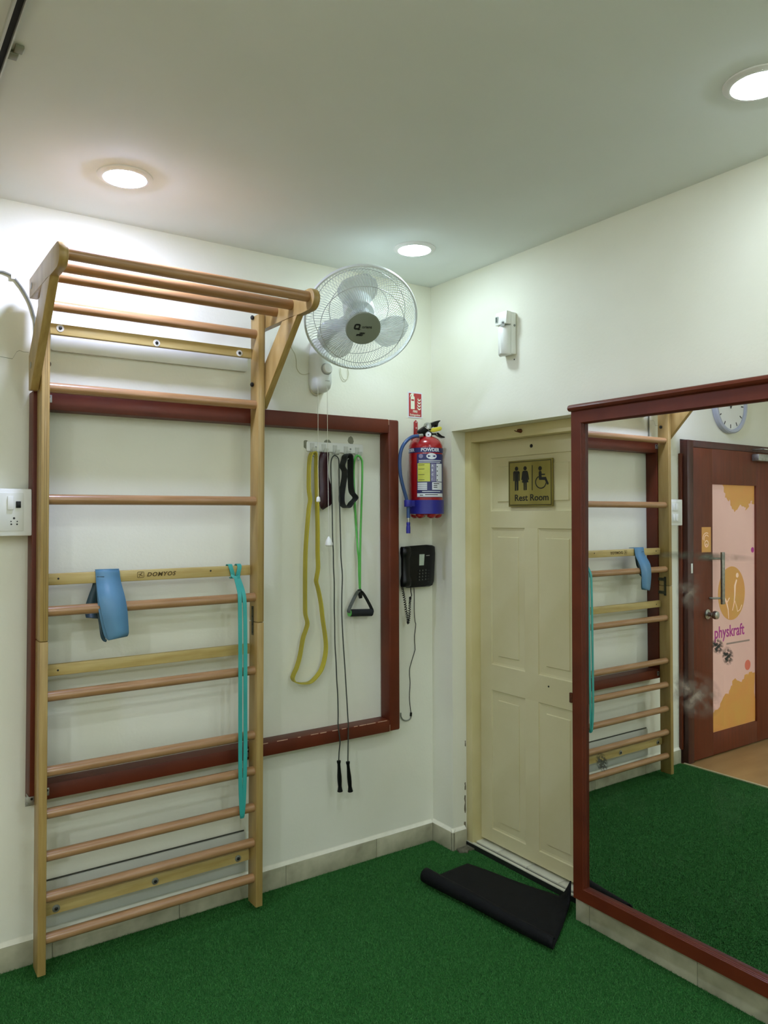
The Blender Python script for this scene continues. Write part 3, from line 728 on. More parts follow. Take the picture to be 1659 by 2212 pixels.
ROPE = mat('dark_grey_rope', '#3a3f36', '#2e332b', rough=.6, scale=80)
jr = empty('skipping_rope', (-.54, -.08, .35))
tag(jr, 'dark skipping rope with two black handles hanging from the hook rail', 'skipping rope')
def yoff(y): return .030 if y < 1350 else min(.0815, .030+(y-1350)/(1575-1350)*.0515)
jl = [(731.7, 1644), (732.5, 1625), (734.5, 1600), (730.5, 1569), (730.5, 1542), (729.5, 1500), (727.5, 1470), (726, 1432), (723.5, 1389), (723, 1346), (722, 1312), (722, 1260), (720.5, 1226), (720, 1191), (718.5, 1159), (717.5, 1092), (716, 1053), (715, 1026), (715, 1000), (718, 988), (723, 983)]
jrr = [(723, 983), (729, 987), (732, 996), (732.5, 1026), (733, 1066), (734.5, 1119), (736, 1179), (736.6, 1205), (739.5, 1243), (738.5, 1286), (738.5, 1329), (740.5, 1372), (742.6, 1406), (745, 1441), (748.5, 1500), (751, 1542), (752.5, 1569), (752, 1605), (751.5, 1646)]
obj('rope', MB().tube(smooth_path([PA(x, y, yoff(y)) for x, y in jl], 4)+smooth_path([PA(x, y, yoff(y)) for x, y in jrr[1:]], 4), .0027, n=7), ROPE, jr)
for (a, b) in (((731.7, 1643), (734.6, 1711)), ((751.3, 1645), (757, 1711))):
    p0 = PA(*a, .082); p1 = PA(*b, .075); L = (p1-p0).length
    obj('rope_handle', MB().lathe([(.004, 0), (.0085, .001), (.0088, .006), (.0065, .014), (.0068, .03), (.0095, L*.5), (.0095, L*.65), (.008, L*.82), (.0105, L*.93), (.0118, L*.975), (.004, L*.985), (.003, L)], p0, p1-p0, n=16), BLACKP, jr)

GRN = mat('green_tube_latex', '#58b34c', '#4da343', rough=.35, scale=6)
gt = empty('resistance_tube', (-.41, -.03, 1.1))
tag(gt, 'green rubber resistance tube with a black foam handle on the hook rail', 'resistance tube')
gl = [(777, 1272), (775.6, 1240), (775, 1209), (772.5, 1183), (770, 1145), (767, 1092), (765, 1053), (764, 1013), (765.5, 995), (769, 986), (772, 984), (777, 986), (781, 993), (782.5, 1002), (782.4, 1039), (780.8, 1092), (779, 1145), (778.3, 1183), (778, 1209), (777.8, 1240), (777.6, 1272)]
obj('tube', MB().tube(smooth_path([PA(x, y, (.026+.006*(i > 10)) if (i > 10 or y < 1010 or y > 1150) else .0065) for i, (x, y) in enumerate(gl)], 4), .0047, n=10), GRN, gt)
WEB = mat('grey_webbing', '#5a5f58', '#4b504a', rough=.8, scale=90)
WEBD = mat('black_webbing', '#161a18', '#0f1211', rough=.8, scale=90)
ap = PA(777, 1275, .04); gL = PA(755, 1324, .04); gR = PA(803, 1323, .04)
obj('strap', MB().ribbon(smooth_path([ap+Vector((.004, 0, 0)), ap+Vector((-.010, 0, -.006)), PA(763, 1296, .04), PA(753.5, 1318, .04), gL+Vector((-.001, 0, 0))], 4), (0, .024, 0), .003), WEB, gt, smooth=40)
obj('strap', MB().ribbon(smooth_path([ap+Vector((-.004, 0, .001)), ap+Vector((.012, 0, -.008)), PA(793, 1296, .04), PA(803, 1316, .04), gR+Vector((.001, 0, 0))], 4), (0, .024, 0), .003), WEBD, gt, smooth=40)
obj('strap_collar', MB().tube([ap+Vector((0, 0, .004)), PA(778, 1285, .04), PA(779, 1292, .04)], [.008, .010, .008], n=10), BLACKP, gt)
obj('grip', MB().lathe([(.0145, 0), (.016, .002), (.016, (gR-gL).length-.002), (.0145, (gR-gL).length)], gL, gR-gL, n=20), mat('black_foam', '#15191a', '#0f1213', rough=.85, scale=200, bump=.1, bscale=300), gt)
obj('grip_ring', MB().lathe([(.009, -.002), (.0155, -.002), (.0158, .001), (.0145, .002)], gL, gR-gL, n=20), GRN, gt)
# ================================================================== WALL FAN
fan = empty('wall_fan', (-.62, -.02, 2.05))
tag(fan, 'white wall mounted oscillating fan with a wire grille beside the pull-up rack', 'fan')
RC = Vector((-.597, -.309, 2.303)); FN = Vector((-.31, -.68, -.67)).normalized()
E1 = Vector((0, 0, 1)).cross(FN).normalized()          # to the right as seen from the front
E2 = FN.cross(E1)
def fp(r, a, w): return RC+(E1*math.cos(a)+E2*math.sin(a))*r+FN*w
GW = mat('grille_wire', '#c6cbc6', '#bcc1bc', rough=.4)
FW = mat('fan_white', '#dfe4df', '#d8ddd8', rough=.35)
RR = .221
def dome(r, d): return d*math.sqrt(max(0, 1-(r/RR)**2.6))
def wires(n, r0, d, tw, rad):
    mb = MB()
    for i in range(n):
        a = 2*PI*i/n; pts = []
        for j in range(11):
            t = j/10; r = r0+(RR-r0)*(1-(1-t)**1.4); pts.append(fp(r, a+tw*(t**1.5), dome(r, d)))
        mb.tube(pts, rad, n=3, cap=False)
    return mb
obj('front_grille', wires(110, .066, .078, .34, .0009), GW, fan, smooth=60, kind='stuff')
obj('rear_grille', wires(84, .045, -.085, -.5, .0009), GW, fan, smooth=60, kind='stuff')
def ring(r, w, rad, n=72): return MB().tube([fp(r, 2*PI*i/n, w) for i in range(n)], rad, n=6, closed=True)
obj('grille_ring', ring(.165, dome(.165, .078)-.001, .0012), GREYP, fan)
obj('grille_ring', ring(.185, -dome(.185, .085), .0012), GREYP, fan)
obj('grille_ring', ring(.12, -dome(.12, .085), .0012), GREYP, fan)
obj('grille_rim', MB().lathe([(RR-.003, -.008), (RR+.004, -.009), (RR+.006, 0), (RR+.004, .009), (RR-.003, .008), (RR-.001, 0), (RR-.003, -.008)], RC, FN, n=72, ref=E1, cap=False), FW, fan)
hub = obj('hub_cap', MB().lathe([(.069, .070), (.0695, .076), (.066, .0795), (.03, .082), (.0, .0825)], RC, FN, n=40, ref=E1), mat('grey_hub', '#868d7c', '#7f8675', rough=.45), fan)
FH = Fr(RC+FN*.0815, E1, E2)
LOGO = mat('black_print', '#0c0d0b', rough=.6)
obj('logo_mark', MB().prism([(a+.18*(b-.008), b) for a, b in stroke(rrect(-.034, .0005, -.016, .0185, .005, 5)+[(-.016, .0130)], .0065)], FH, 0, .0012).prism([(-.022, -.0045), (-.016, -.0045), (-.012, -.002), (-.012, .0005), (-.022, .0015)], FH, 0, .0012), LOGO, hub, smooth=0)
obj('lettering', text_mb('orient', FH, -.006, .0045, .0155, 0, .0012, bold=.0003), LOGO, hub, smooth=0)
obj('lettering', text_mb('electric', FH, -.006, -.0035, .0068, 0, .0012), GREYP, hub, smooth=0)
obj('lettering', text_mb('HIGH', FH, -.014, -.0205, .0085, 0, .0012, shear=.3, bold=.0006), LOGO, hub, smooth=0)
obj('lettering', text_mb('SPEED', FH, -.026, -.029, .0095, 0, .0012, shear=.3, bold=.0007), LOGO, hub, smooth=0)
BL = mat('fan_blade_plastic', '#c9d0d2', '#bfc6c8', rough=.25, alpha=.45)
for a in (math.radians(97), math.radians(217), math.radians(337)):
    rows = []
    for i in range(9):
        r = .045+.145*i/8; row = []
        half = (.32+.42*math.sin(PI*min(1, .12+.80*i/8)))*(1 if i < 8 else .75)
        for j in range(7):
            t = -1+2*j/6; aa = a+half*t*.85+.10*i/8
            row.append(fp(r, aa, .012+.020*t*(1-.3*i/8)))
        rows.append(row)
    obj('blade', MB().grid(rows), BL, fan, solid=.002)
obj('blade_hub', MB().lathe([(.0, .05), (.025, .048), (.042, .035), (.045, -.015), (.02, -.02)], RC, FN, n=24), BL, fan)
obj('motor_housing', MB().lathe([(.02, -.03), (.058, -.04), (.064, -.065), (.062, -.12), (.05, -.15), (.02, -.165), (0, -.167)], RC, FN, n=28), FW, fan)
mc = RC-FN*.11
obj('neck', MB().tube(smooth_path([(-.622, -.03, 2.19), (-.620, -.05, 2.25), (-.605, -.11, 2.30), mc+Vector((0, 0, -.03))], 5), .022, n=14), FW, fan)
# base with rounded foot, speed knob
bp = []
def basesec(z, w, d, cx=-.622): return [(cx-w, -.002, z), (cx-w, -d*.62, z), (cx-w*.62, -d*.93, z), (cx, -d, z), (cx+w*.62, -d*.93, z), (cx+w, -d*.62, z), (cx+w, -.002, z)]
secs = [(2.045, .016, .045), (2.050, .028, .062), (2.062, .037, .078), (2.085, .041, .088), (2.16, .040, .082), (2.22, .036, .066), (2.262, .030, .05), (2.275, .022, .036)]
v = []; f = []
for s_ in secs: v += basesec(*s_)
n = 7
for i in range(len(secs)-1):
    for j in range(n): f.append((i*n+j, i*n+(j+1) % n, (i+1)*n+(j+1) % n, (i+1)*n+j))
f += [tuple(range(n-1, -1, -1)), tuple(range((len(secs)-1)*n, len(secs)*n))]
base_o = obj('base', MB().add(v, f), FW, fan, smooth=50)
obj('speed_knob', MB().lathe([(.021, 0), (.021, .012), (.0185, .015), (0, .0155)], (-.622, -.084, 2.138), (0, -1, .12), n=24), WHITEP, base_o)
obj('knob_bezel', MB().lathe([(.025, -.004), (.025, .002), (.021, .003)], (-.622, -.084, 2.138), (0, -1, .12), n=24), GREYP, base_o)
obj('lettering', text_mb('orient', Fr((-.622, -.0895, 2.085), (1, 0, 0), (0, .06, 1)), 0, 0, .009, 0, .0006, align='CENTER'), GREYP, base_o, smooth=0)
CORDW = mat('white_cord', '#d8d8c8', rough=.6)
CORDK = mat('cream_cable', '#c9c6a8', rough=.5)
for pts, kb_, m in (((( 687, 852), (687, 960), (687.5, 1078)), 'b', 0), (((707, 848), (708, 1000), (710.5, 1164)), 's', 0)):
    P_ = [PA(x, y, .09) for x, y in pts]; P_[0].z = 2.06
    pc = obj('pull_cord', MB().tube(P_, .0011, n=5), CORDW, fan)
    e = P_[-1]
    if kb_ == 'b': obj('cord_knob', MB().lathe([(.004, .010), (.0075, .006), (.0085, -.004), (.0085, -.010), (.004, -.013)], e, n=10), WHITEP, pc)
    else: obj('cord_knob', MB().lathe([(.003, .010), (.007, .004), (.013, -.008), (.0165, -.020), (.0165, -.026), (.012, -.031), (.004, -.032)], e, n=18), WHITEP, pc)
obj('power_cable', MB().tube(smooth_path([PA(x, y, .012) for x, y in ((673, 745), (672, 790), (671, 830), (674, 847), (683, 853), (692, 850), (698, 840))], 5), .0028, n=7), CORDK, fan)
obj('power_cable', MB().tube(smooth_path([PA(x, y, .006) for x, y in ((627, 735), (629, 750), (637, 765), (640, 780), (641, 795), (648, 806), (658, 809), (668, 806))], 5), .0016, n=6), CORDK, fan)
obj('power_cable', MB().tube(smooth_path([PA(x, y, .006) for x, y in ((735, 795), (737, 810), (743, 820), (750, 818), (753, 808), (751, 796))], 5), .0014, n=6), CORDK, fan)

# ================================================================== FIRE EXTINGUISHER
EX = Vector((-.112, -.1, 0)); ER = .0775
ed = Vector((CAM.x-EX.x, CAM.y-EX.y, 0)).normalized(); er = Vector((-ed.y, ed.x, 0))
if er.dot(RGT) < 0: er = -er
def ecyl(u, z, w=0.0):
    a = u/ER; return Vector((EX.x, EX.y, 0))+(ed*math.cos(a)+er*math.sin(a))*(ER+w)+Vector((0, 0, z))
def eu(px): return ER*math.asin(max(-1, min(1, (px-920)/37.2)))
def ez(py): return hit(920, py, 1, EX.y+ER*ed.y).z
ext = empty('fire_extinguisher', (EX.x, EX.y, 1.51))
tag(ext, 'red dry powder fire extinguisher with a blue hose hung on the wall', 'fire extinguisher')
RED = mat('red_enamel', '#a3141c', '#98101a', rough=.22, scale=4, coat=.4)
NAVY = mat('navy_label', '#2a2f6e', '#262a62', rough=.4, scale=9)
BLUEP = mat('royal_blue_plastic', '#23258f', '#1f2184', rough=.4, scale=6)
HOSE = mat('blue_rubber_hose', '#2f4f86', '#294878', rough=.35, scale=9)
WHT = mat('white_print', '#dfe2ea', rough=.4); YLW = mat('yellow_print', '#cfd158', '#c6c850', rough=.4, scale=30); PUR = mat('mauve_print', '#8a86a8', rough=.4)
INK = mat('ink_print', '#23242a', rough=.5)
zb = ez(1114); zs = ez(966)
obj('cylinder', MB().lathe([(.0, zb+.006), (ER*.75, zb), (ER*.97, zb+.008), (ER, zb+.018), (ER, zs), (ER*.985, zs+.012), (ER*.9, zs+.028), (ER*.72, zs+.043), (ER*.48, zs+.052), (.026, zs+.057), (.024, zs+.062)], (EX.x, EX.y, 0), n=48), RED, ext)
for a in range(6):
    aa = a*PI/3+.35
    obj('foot_lobe', MB().lathe([(.0, -.012), (.010, -.011), (.019, -.005), (.022, .004), (.022, .012)], (EX.x+math.cos(aa)*.050, EX.y+math.sin(aa)*.050, zb), n=14), RED, ext)
def patch(name, x0, x1, y0, y1, m, w=.0004, par=None, n=14):
    u0, u1 = eu(x0) if x0 > 800 else x0, eu(x1) if x1 > 800 else x1
    z0, z1 = ez(y1), ez(y0)
    rows = [[ecyl(u0+(u1-u0)*j/n, z, w) for j in range(n+1)] for z in (z0, z1)]
    return obj(name, MB().grid(rows), m, par or ext, smooth=60)
U360 = PI*ER*.98
band = patch('name_band', -U360*.55, U360*.99, 966.5, 977, NAVY, .0005, n=40)
wr_ = lambda x, y, w: ecyl(x, y, w)
obj('lettering', text_mb('POWDER', None, eu(909.5), ez(974.6), .0205, .0007, .0003, sx=1.02, bold=.0006, wrap=wr_), WHT, band, smooth=0)
obj('lettering', text_mb('POWDER', None, eu(895.5)-.088, ez(974.6), .0205, .0007, .0003, sx=1.02, bold=.0006, wrap=wr_), WHT, band, smooth=0)
lab = patch('label', 901, 956.5, 980, 1074, NAVY, .0005)
patch('label_block', 902.5, 929, 1000.5, 1040, YLW, .0009, lab)
for y in (1004, 1013, 1025, 1036.5): patch('label_line', 904, 917, y-.5, y+.5, INK, .0012, lab, n=4)
patch('label_block', 931, 941, 1001, 1040, PUR, .0009, lab); patch('label_block', 942, 953.5, 1001, 1040, WHT, .0009, lab)
for k, (ch, y) in enumerate((('A', 1008), ('B', 1017.5), ('C', 1027), ('/', 1037))):
    obj('lettering', text_mb(ch, None, eu(932), ez(y), .0125, .0012, .0003, bold=.0003, wrap=wr_), WHT, lab, smooth=0)
    patch('label_line', 943, 945, y-1.5, y+1, INK, .0012, lab, n=2)
for k in range(4): patch('label_pill', 902.5, 922.5, 1042.2+4.2*k, 1045.4+4.2*k, WHT, .0009, lab)
patch('label_block', 933, 953.5, 1041.5, 1058, WHT, .0009, lab); patch('label_block', 901.5, 955, 1065.5, 1073, WHT, .0009, lab)
for x0, x1, y in ((936, 948, 1044.5), (936, 944, 1048.5), (936, 944, 1052.5), (907, 914, 1069.5), (918, 945, 1068.5), (912, 950, 1061.5), (905, 952, 994.5), (905, 950, 998)):
    patch('label_line', x0, x1, y-.8, y+.8, INK if y not in (1061.5, 994.5, 998) else WHT, .0012, lab, n=6)
uo = eu(932.5); zo = ez(985.3)
obj('label_oval', MB().add([ecyl(uo, zo, .0011)]+[ecyl(uo+.0245*math.cos(2*PI*i/28), zo+.0135*math.sin(2*PI*i/28), .0011) for i in range(28)], [(0, 1+i, 1+(i+1) % 28) for i in range(28)]), WHT, lab, smooth=0)
uo2 = eu(909.5); zo2 = ez(985)
obj('label_badge', MB().add([ecyl(uo2, zo2, .0011)]+[ecyl(uo2+.010*math.cos(2*PI*i/18), zo2+.010*math.sin(2*PI*i/18), .0011) for i in range(18)], [(0, 1+i, 1+(i+1) % 18) for i in range(18)]), PUR, lab, smooth=0)
belt = obj('hose_belt', MB().lathe([(ER+.0005, ez(1110)), (ER+.0035, ez(1110)), (ER+.0035, ez(1080)), (ER+.0005, ez(1080)), (ER+.0005, ez(1110))], (EX.x, EX.y, 0), n=48, cap=False), BLUEP, ext, smooth=40)
hz = lambda x, y: hit(x, y, 1, -.135)
hc = hz(881, 1087)
obj('hose_clip', MB().tube([hc+Vector((0, 0, .014)), hc+Vector((0, 0, -.016))], .0165, n=14).box(hc+Vector((0, -.01, -.014)), hc+Vector((.032, .02, .012))), BLUEP, belt, bevel=.001)
# valve, gauge, levers
nt_ = zs+.060
obj('valve_collar', MB().lathe([(.027, nt_-.004), (.030, nt_), (.028, nt_+.010), (.027, nt_+.026), (.020, nt_+.029)], (EX.x, EX.y, 0), n=20), mat('navy_collar', '#23274f', rough=.35), ext)
vz = nt_+.040
vp = lambda x, y: hit(x, y, 1, -.13)          # levers lie in a plane through the valve, facing the room
obj('valve_body', MB().lathe([(.018, -.014), (.019, .0), (.015, .012), (.006, .016)], (EX.x-.005, EX.y-.02, vz), n=14).tube([vp(912, 941), vp(903, 942)], .0095, n=10), STEEL, ext)
def flat(pts, m, name, d0=-.024, d1=.0, par=None, bev=.002):
    P_ = [vp(x, y) for x, y in pts]
    fr0 = Fr((0, -.13, 0), (1, 0, 0), (0, 0, 1))
    return obj(name, MB().prism([(p.x, p.z) for p in P_], fr0, d0, d1), m, par or ext, bevel=bev)
flat([(907, 934), (908, 929), (916, 923), (926, 917), (940, 910.5), (949, 908), (953, 908.5), (950, 911), (947.5, 914), (946, 922), (943, 922), (941, 917), (937, 921), (927, 930), (918, 937), (911, 937)], BLACKP, 'carry_lever')
flat([(914, 938), (926, 934), (940, 936), (947, 934), (955, 941), (961, 943), (962, 945.5), (959, 946), (952, 943), (945, 938.5), (932, 940), (918, 941)], BLACKP, 'squeeze_lever')
tg = flat([(927.5, 930.5), (930, 929), (931, 926), (935, 924.5), (950, 921.5), (953, 923), (953.5, 927), (951, 930), (936, 934), (931, 933), (929, 932.5)], mat('yellow_tag', '#d8cc3e', '#cbbf36', rough=.5), 'safety_tag', .001, .004, bev=.0008)
obj('tag_string', MB().tube([vp(918, 923), vp(923, 926), vp(928, 931)], .0012, n=5).tube([vp(940, 933), vp(945, 940)], .001, n=5), mat('white_string', '#e8e8dd', rough=.6), tg)
g0 = vp(923.5, 939.5)+Vector((0, -.006, 0))
obj('pressure_gauge', MB().lathe([(.0125, -.012), (.0138, .0), (.0138, .004), (.0115, .005), (.0, .005)], g0, ed, n=22), STEEL, ext)
obj('gauge_dial', MB().lathe([(.011, .0052), (.0, .0056)], g0, ed, n=20), WHT, ext)
obj('gauge_needle', MB().lathe([(.0028, .0057), (.0, .0062)], g0, ed, n=10), INK, ext)
hp = [(904, 942), (895, 942.5), (886, 946), (876, 955), (869, 966), (865, 980), (863.5, 1000), (865, 1025), (869, 1045), (874.5, 1065), (879, 1082), (881.5, 1095), (882, 1110), (882, 1119)]
hd = [.13, .132, .134, .135, .135, .135, .135, .135, .135, .135, .135, .135, .135, .135]
obj('hose', MB().tube(smooth_path([hit(x, y, 1, -d) for (x, y), d in zip(hp, hd)], 5), .0078, n=12), HOSE, ext)
a = hz(882, 1119); b = hz(882, 1128); c = hz(882, 1152)
obj('hose_ferrule', MB().tube([a, b], .0062, n=12), STEEL, ext)
obj('hose_nozzle', MB().lathe([(.0075, 0), (.0085, .004), (.0085, .012), (.0075, .013), (.0085, .016), (.0095, .025), (.0095, (b-c).length)], b, c-b, n=14), BLUEP, ext)
wb = obj('wall_hanger', MB().prism([(PA(x, y).x, PA(x, y).z) for x, y in ((893, 950), (893, 912), (897, 907.5), (901, 912), (901, 950))], FA, .001, .005), RED, ext, bevel=.001)
for y in (912.5, 925): q = PA(897.5, y); obj('hanger_screw', MB().lathe([(.0045, 0), (.004, .002), (.0, .003)], (q.x, -.005, q.z), (0, -1, 0), n=12), mat('pale_pink_screw', '#d9a7a4', rough=.4), wb)
obj('hanger_arm', MB().box((EX.x-.008, -.03, zs+.045), (EX.x+.008, -.001, zs+.056)), RED, ext)

# ================================================================== FIRE SIGN
fs = empty('fire_sign', (-.0975, 0, 1.975)); tag(fs, 'small red and white fire extinguisher sign above the extinguisher', 'sign')
u0, u1, v0, v1 = -.139, -.056, 1.977, 2.097
obj('sign_plate', MB().prism([(u0, v0), (u1, v0), (u1, v1), (u0, v1)], FA, .0005, .002), WHT, fs, smooth=0)
obj('sign_red', MB().prism([(u0+.005, v0+.006), (u1-.005, v0+.006), (u1-.005, v1-.006), (u0+.005, v1-.006)], FA, .002, .0024), mat('sign_red', '#b2383a', rough=.4), fs, smooth=0)
pic = mat('sign_white', '#e6ecd8', rough=.5)
obj('extinguisher_symbol', MB().prism([(u0+.016, v0+.040), (u0+.038, v0+.040), (u0+.038, v0+.096), (u0+.032, v0+.103), (u0+.032, v0+.108), (u0+.036, v0+.112), (u0+.022, v0+.114), (u0+.013, v0+.106), (u0+.011, v0+.094), (u0+.015, v0+.100), (u0+.022, v0+.106), (u0+.022, v0+.103), (u0+.016, v0+.096)], FA, .0024, .0028), pic, fs, smooth=0)
obj('symbol_band', MB().prism([(u0+.019, v0+.078), (u0+.035, v0+.078), (u0+.035, v0+.086), (u0+.019, v0+.086)], FA, .0028, .003), mat('sign_red2', '#a04440', rough=.4), fs, smooth=0)
for k in range(4):
    z = v0+.040+.014*k
    obj('flame_symbol', MB().prism(stroke([(u1-.030+.002*k, z+.012), (u1-.026, z+.005), (u1-.019, z), (u1-.012, z+.003), (u1-.010, z+.009)], [.001, .005, .007, .006, .001]), FA, .0024, .0028), pic, fs, smooth=0)
obj('lettering', text_mb('FIRE', FA, -.0975, v0+.025, .0145, .0024, .0004, align='CENTER', bold=.0004), pic, fs, smooth=0)
obj('lettering', text_mb('Extinguisher', FA, -.0975, v0+.010, .0130, .0024, .0004, align='CENTER', sx=.95, bold=.0002), pic, fs, smooth=0)

# ================================================================== TELEPHONE
ph = empty('telephone', (-.12, -.02, 1.19)); tag(ph, 'black corded telephone mounted on the wall below the fire extinguisher', 'telephone')
def ppoly(px, off): return [(PA(x, y, off).x, PA(x, y, off).z) for x, y in px]
body = ppoly([(874, 1180), (921, 1176.5), (929, 1179), (930, 1195), (926.5, 1254), (923, 1264), (917, 1267), (876, 1270)], .045)
back = ppoly([(876, 1181), (925, 1177), (931, 1180), (932, 1195), (929, 1254), (926, 1263), (920, 1266), (878, 1269)], .001)
nb_ = len(body); vv = [FA(u, v_, .001) for u, v_ in back]+[FA(u, v_, .030) for u, v_ in back]+[FA(u, v_, .045) for u, v_ in body]
ff = [tuple(range(nb_-1, -1, -1)), tuple(range(2*nb_, 3*nb_))]
for k in range(2):
    for i in range(nb_): ff.append((k*nb_+i, k*nb_+(i+1) % nb_, (k+1)*nb_+(i+1) % nb_, (k+1)*nb_+i))
bodyo = obj('body', MB().add(vv, ff), BLACKP, ph, bevel=.002)
hs = MB()
hA = [PA(x, y, .058) for x, y in ((870, 1190), (870, 1262))]
hx0, hx1 = PA(870, 1200, .066).x, PA(888, 1200, .066).x
zt_, zb2 = PA(878, 1181, .06).z, PA(878, 1268, .06).z
rows = []
for t, w, d in ((0, .8, .018), (.03, .95, .026), (.16, 1, .030), (.22, .9, .026), (.3, .78, .022), (.7, .78, .022), (.78, .9, .026), (.84, 1, .030), (.97, .95, .026), (1, .8, .018)):
    z = zt_+(zb2-zt_)*t; xc = (hx0+hx1)/2; hw = (hx1-hx0)/2*w
    rows.append([(xc-hw, -.046, z), (xc-hw, -.046-d*.75, z), (xc-hw*.6, -.046-d, z), (xc+hw*.6, -.046-d, z), (xc+hw, -.046-d*.75, z), (xc+hw, -.046, z)])
v = [p for r in rows for p in r]; f = []; n = 6
for i in range(len(rows)-1):
    for j in range(n): f.append((i*n+j, i*n+(j+1) % n, (i+1)*n+(j+1) % n, (i+1)*n+j))
f += [tuple(range(n-1, -1, -1)), tuple(range((len(rows)-1)*n, len(rows)*n))]
obj('handset', MB().add(v, f), BLACKP, ph, smooth=50)
obj('paper_label', MB().prism(ppoly([(906, 1197.5), (917, 1197), (915.5, 1221), (905.5, 1221.5)], .0452), FA, .0452, .0457), mat('label_paper', '#aab8a8', '#b6c2b2', rough=.6, scale=60), bodyo, smooth=0)
obj('badge', MB().prism(ppoly([(920.5, 1199.5), (928, 1198.7), (928, 1200.3), (920.5, 1201)], .0452), FA, .0452, .0456), GREYP, bodyo, smooth=0)
kp = None
for r_ in range(4):
    for c_ in range(3):
        q = PA(906+6.6*c_-.25*r_, 1233+6.6*r_-.8*c_, .045)
        if kp is None:
            kp = obj('key', MB().prism(rrect(q.x-.006, q.z-.0045, q.x+.006, q.z+.0045, .0015), FA, .045, .048), mat('key_plastic', '#1d2120', rough=.4), bodyo, smooth=0); k0 = wloc(kp); q_0 = q.copy()
            kd = obj('key_digit', MB().prism(rrect(q.x-.0009, q.z-.0014, q.x+.0009, q.z+.0014, .0004), FA, .048, .0483), GREYP, bodyo, smooth=0); kd0 = wloc(kd)
        else:
            copy_at(kp, k0+Vector((q.x-q_0.x, 0, q.z-q_0.z)), bodyo); copy_at(kd, kd0+Vector((q.x-q_0.x, 0, q.z-q_0.z)), bodyo)
for r_ in range(5):
    q = PA(925.5-.25*r_, 1232+6.2*r_, .045)
    obj('function_key', MB().prism(rrect(q.x-.005, q.z-.002, q.x+.005, q.z+.002, .001), FA, .045, .047), mat('key_plastic', '#1d2120'), bodyo, smooth=0)
# coiled handset cord
cl = smooth_path([PA(x, y, .045) for x, y in ((869, 1242), (866.5, 1252), (867.5, 1264), (871, 1280), (875, 1305), (879, 1330), (881.5, 1346), (884, 1330), (885, 1305), (886.5, 1290))], 8)
coil = []; turns = 46; acc = 0
for i, p in enumerate(cl):
    coil.append(p)
fine = smooth_path(cl, 6); hl = []
N_ = len(fine)
for i, p in enumerate(fine):
    t = (fine[min(i+1, N_-1)]-fine[max(i-1, 0)]).normalized(); nn = t.cross(Vector((0, 1, 0))).normalized(); bb_ = t.cross(nn)
    s = i/N_; amp = .0048 if s > .22 else .0012
    hl.append(p+(nn*math.cos(2*PI*turns*s)+bb_*math.sin(2*PI*turns*s))*amp)
obj('coiled_cord', MB().tube(hl, .0019, n=5), BLACKP, ph)
obj('coiled_cord_lead', MB().tube(smooth_path([PA(x, y, .04) for x, y in ((886.5, 1290), (889, 1286), (887.5, 1278), (887, 1268))], 4), .0022, n=6), BLACKP, ph)
obj('line_cord', MB().tube(smooth_path([PA(x, y, .008) for x, y in ((894, 1266), (895, 1290), (895, 1320), (896.5, 1342), (898, 1350), (895.5, 1375), (896.5, 1400), (896, 1406), (886, 1440), (884.5, 1455), (886, 1475), (884.5, 1505), (886.5, 1530), (888, 1540))], 4), .0017, n=6), BLACKP, ph)
obj('line_connector', MB().tube([PA(888, 1539, .008), PA(887.5, 1547, .008)], .005, n=8), BLACKP, ph)
obj('wall_cable', MB().tube(smooth_path([PA(x, y, .007) for x, y in ((888, 1547), (886, 1553), (879, 1556.5), (871, 1555), (866.5, 1548), (866, 1540))], 4), .003, n=7), mat('grey_cable', '#7f8274', rough=.5), ph)

# ================================================================== AIR FRESHENER DISPENSER
af = empty('air_freshener', (-.03, -.535, 2.185)); tag(af, 'white automatic air freshener dispenser on the wall above the rest room door', 'dispenser')
AW = mat('dispenser_white', '#e6e8e0', '#dfe1d9', rough=.35)
obj('back_shell', MB().box((-.030, -.5685, 2.187), (-.001, -.502, 2.360)), AW, af, bevel=.004)
obj('upper_cover', MB().hexa([(-.060, -.5685, 2.308), (-.030, -.5685, 2.308), (-.030, -.502, 2.308), (-.060, -.502, 2.308), (-.054, -.5685, 2.362), (-.030, -.5685, 2.362), (-.030, -.502, 2.362), (-.054, -.502, 2.362)]), AW, af, bevel=.004)
lc = []
for z, d in ((2.184, .050), (2.190, .058), (2.25, .060), (2.295, .060), (2.303, .054)):
    lc.append([Vector((-.0301-(d-.030)*math.sin(PI*j/10)**.45, -.566+.062*j/10, z)) for j in range(11)])
obj('lower_cover', MB().grid(lc), AW, af, solid=.002, smooth=50)
obj('lower_cap', MB().add([lc[0][j] for j in range(11)], [tuple(range(11))]), AW, af, solid=.002)
obj('nozzle_recess', MB().prism(circ(.549, 2.309, .0115, 14, 0, PI), FB, .0575, .0595).prism([(.5375, 2.297), (.5605, 2.297), (.5605, 2.309), (.5375, 2.309)], FB, .0575, .0605), GREYP, af, smooth=30)
obj('nozzle', MB().lathe([(.003, 0), (.0022, .003)], (-.060, -.552, 2.312), (-1, 0, 0), n=10), BOLT, af)
wn = obj('display_window', MB().prism(rrect(.5065, 2.318, .521, 2.344, .002), FB, .0555, .0610), mat('grey_bezel', '#b9c0b8', rough=.4), af, smooth=30)
obj('display', MB().prism(rrect(.509, 2.3205, .5185, 2.3415, .001), FB, .0608, .0614), mat('dark_display', '#4c5650', rough=.3), wn, smooth=0)
obj('wall_screw', MB().lathe([(.003, 0), (.003, .001)], (0, -.567+.012, 2.168), (-1, 0, 0), n=8), BOLT, af)
obj('side_screw', MB().lathe([(.005, 0), (.005, .002)], (-.012, -.5685, 2.305), (0, -1, 0), n=10), GREYP, af)

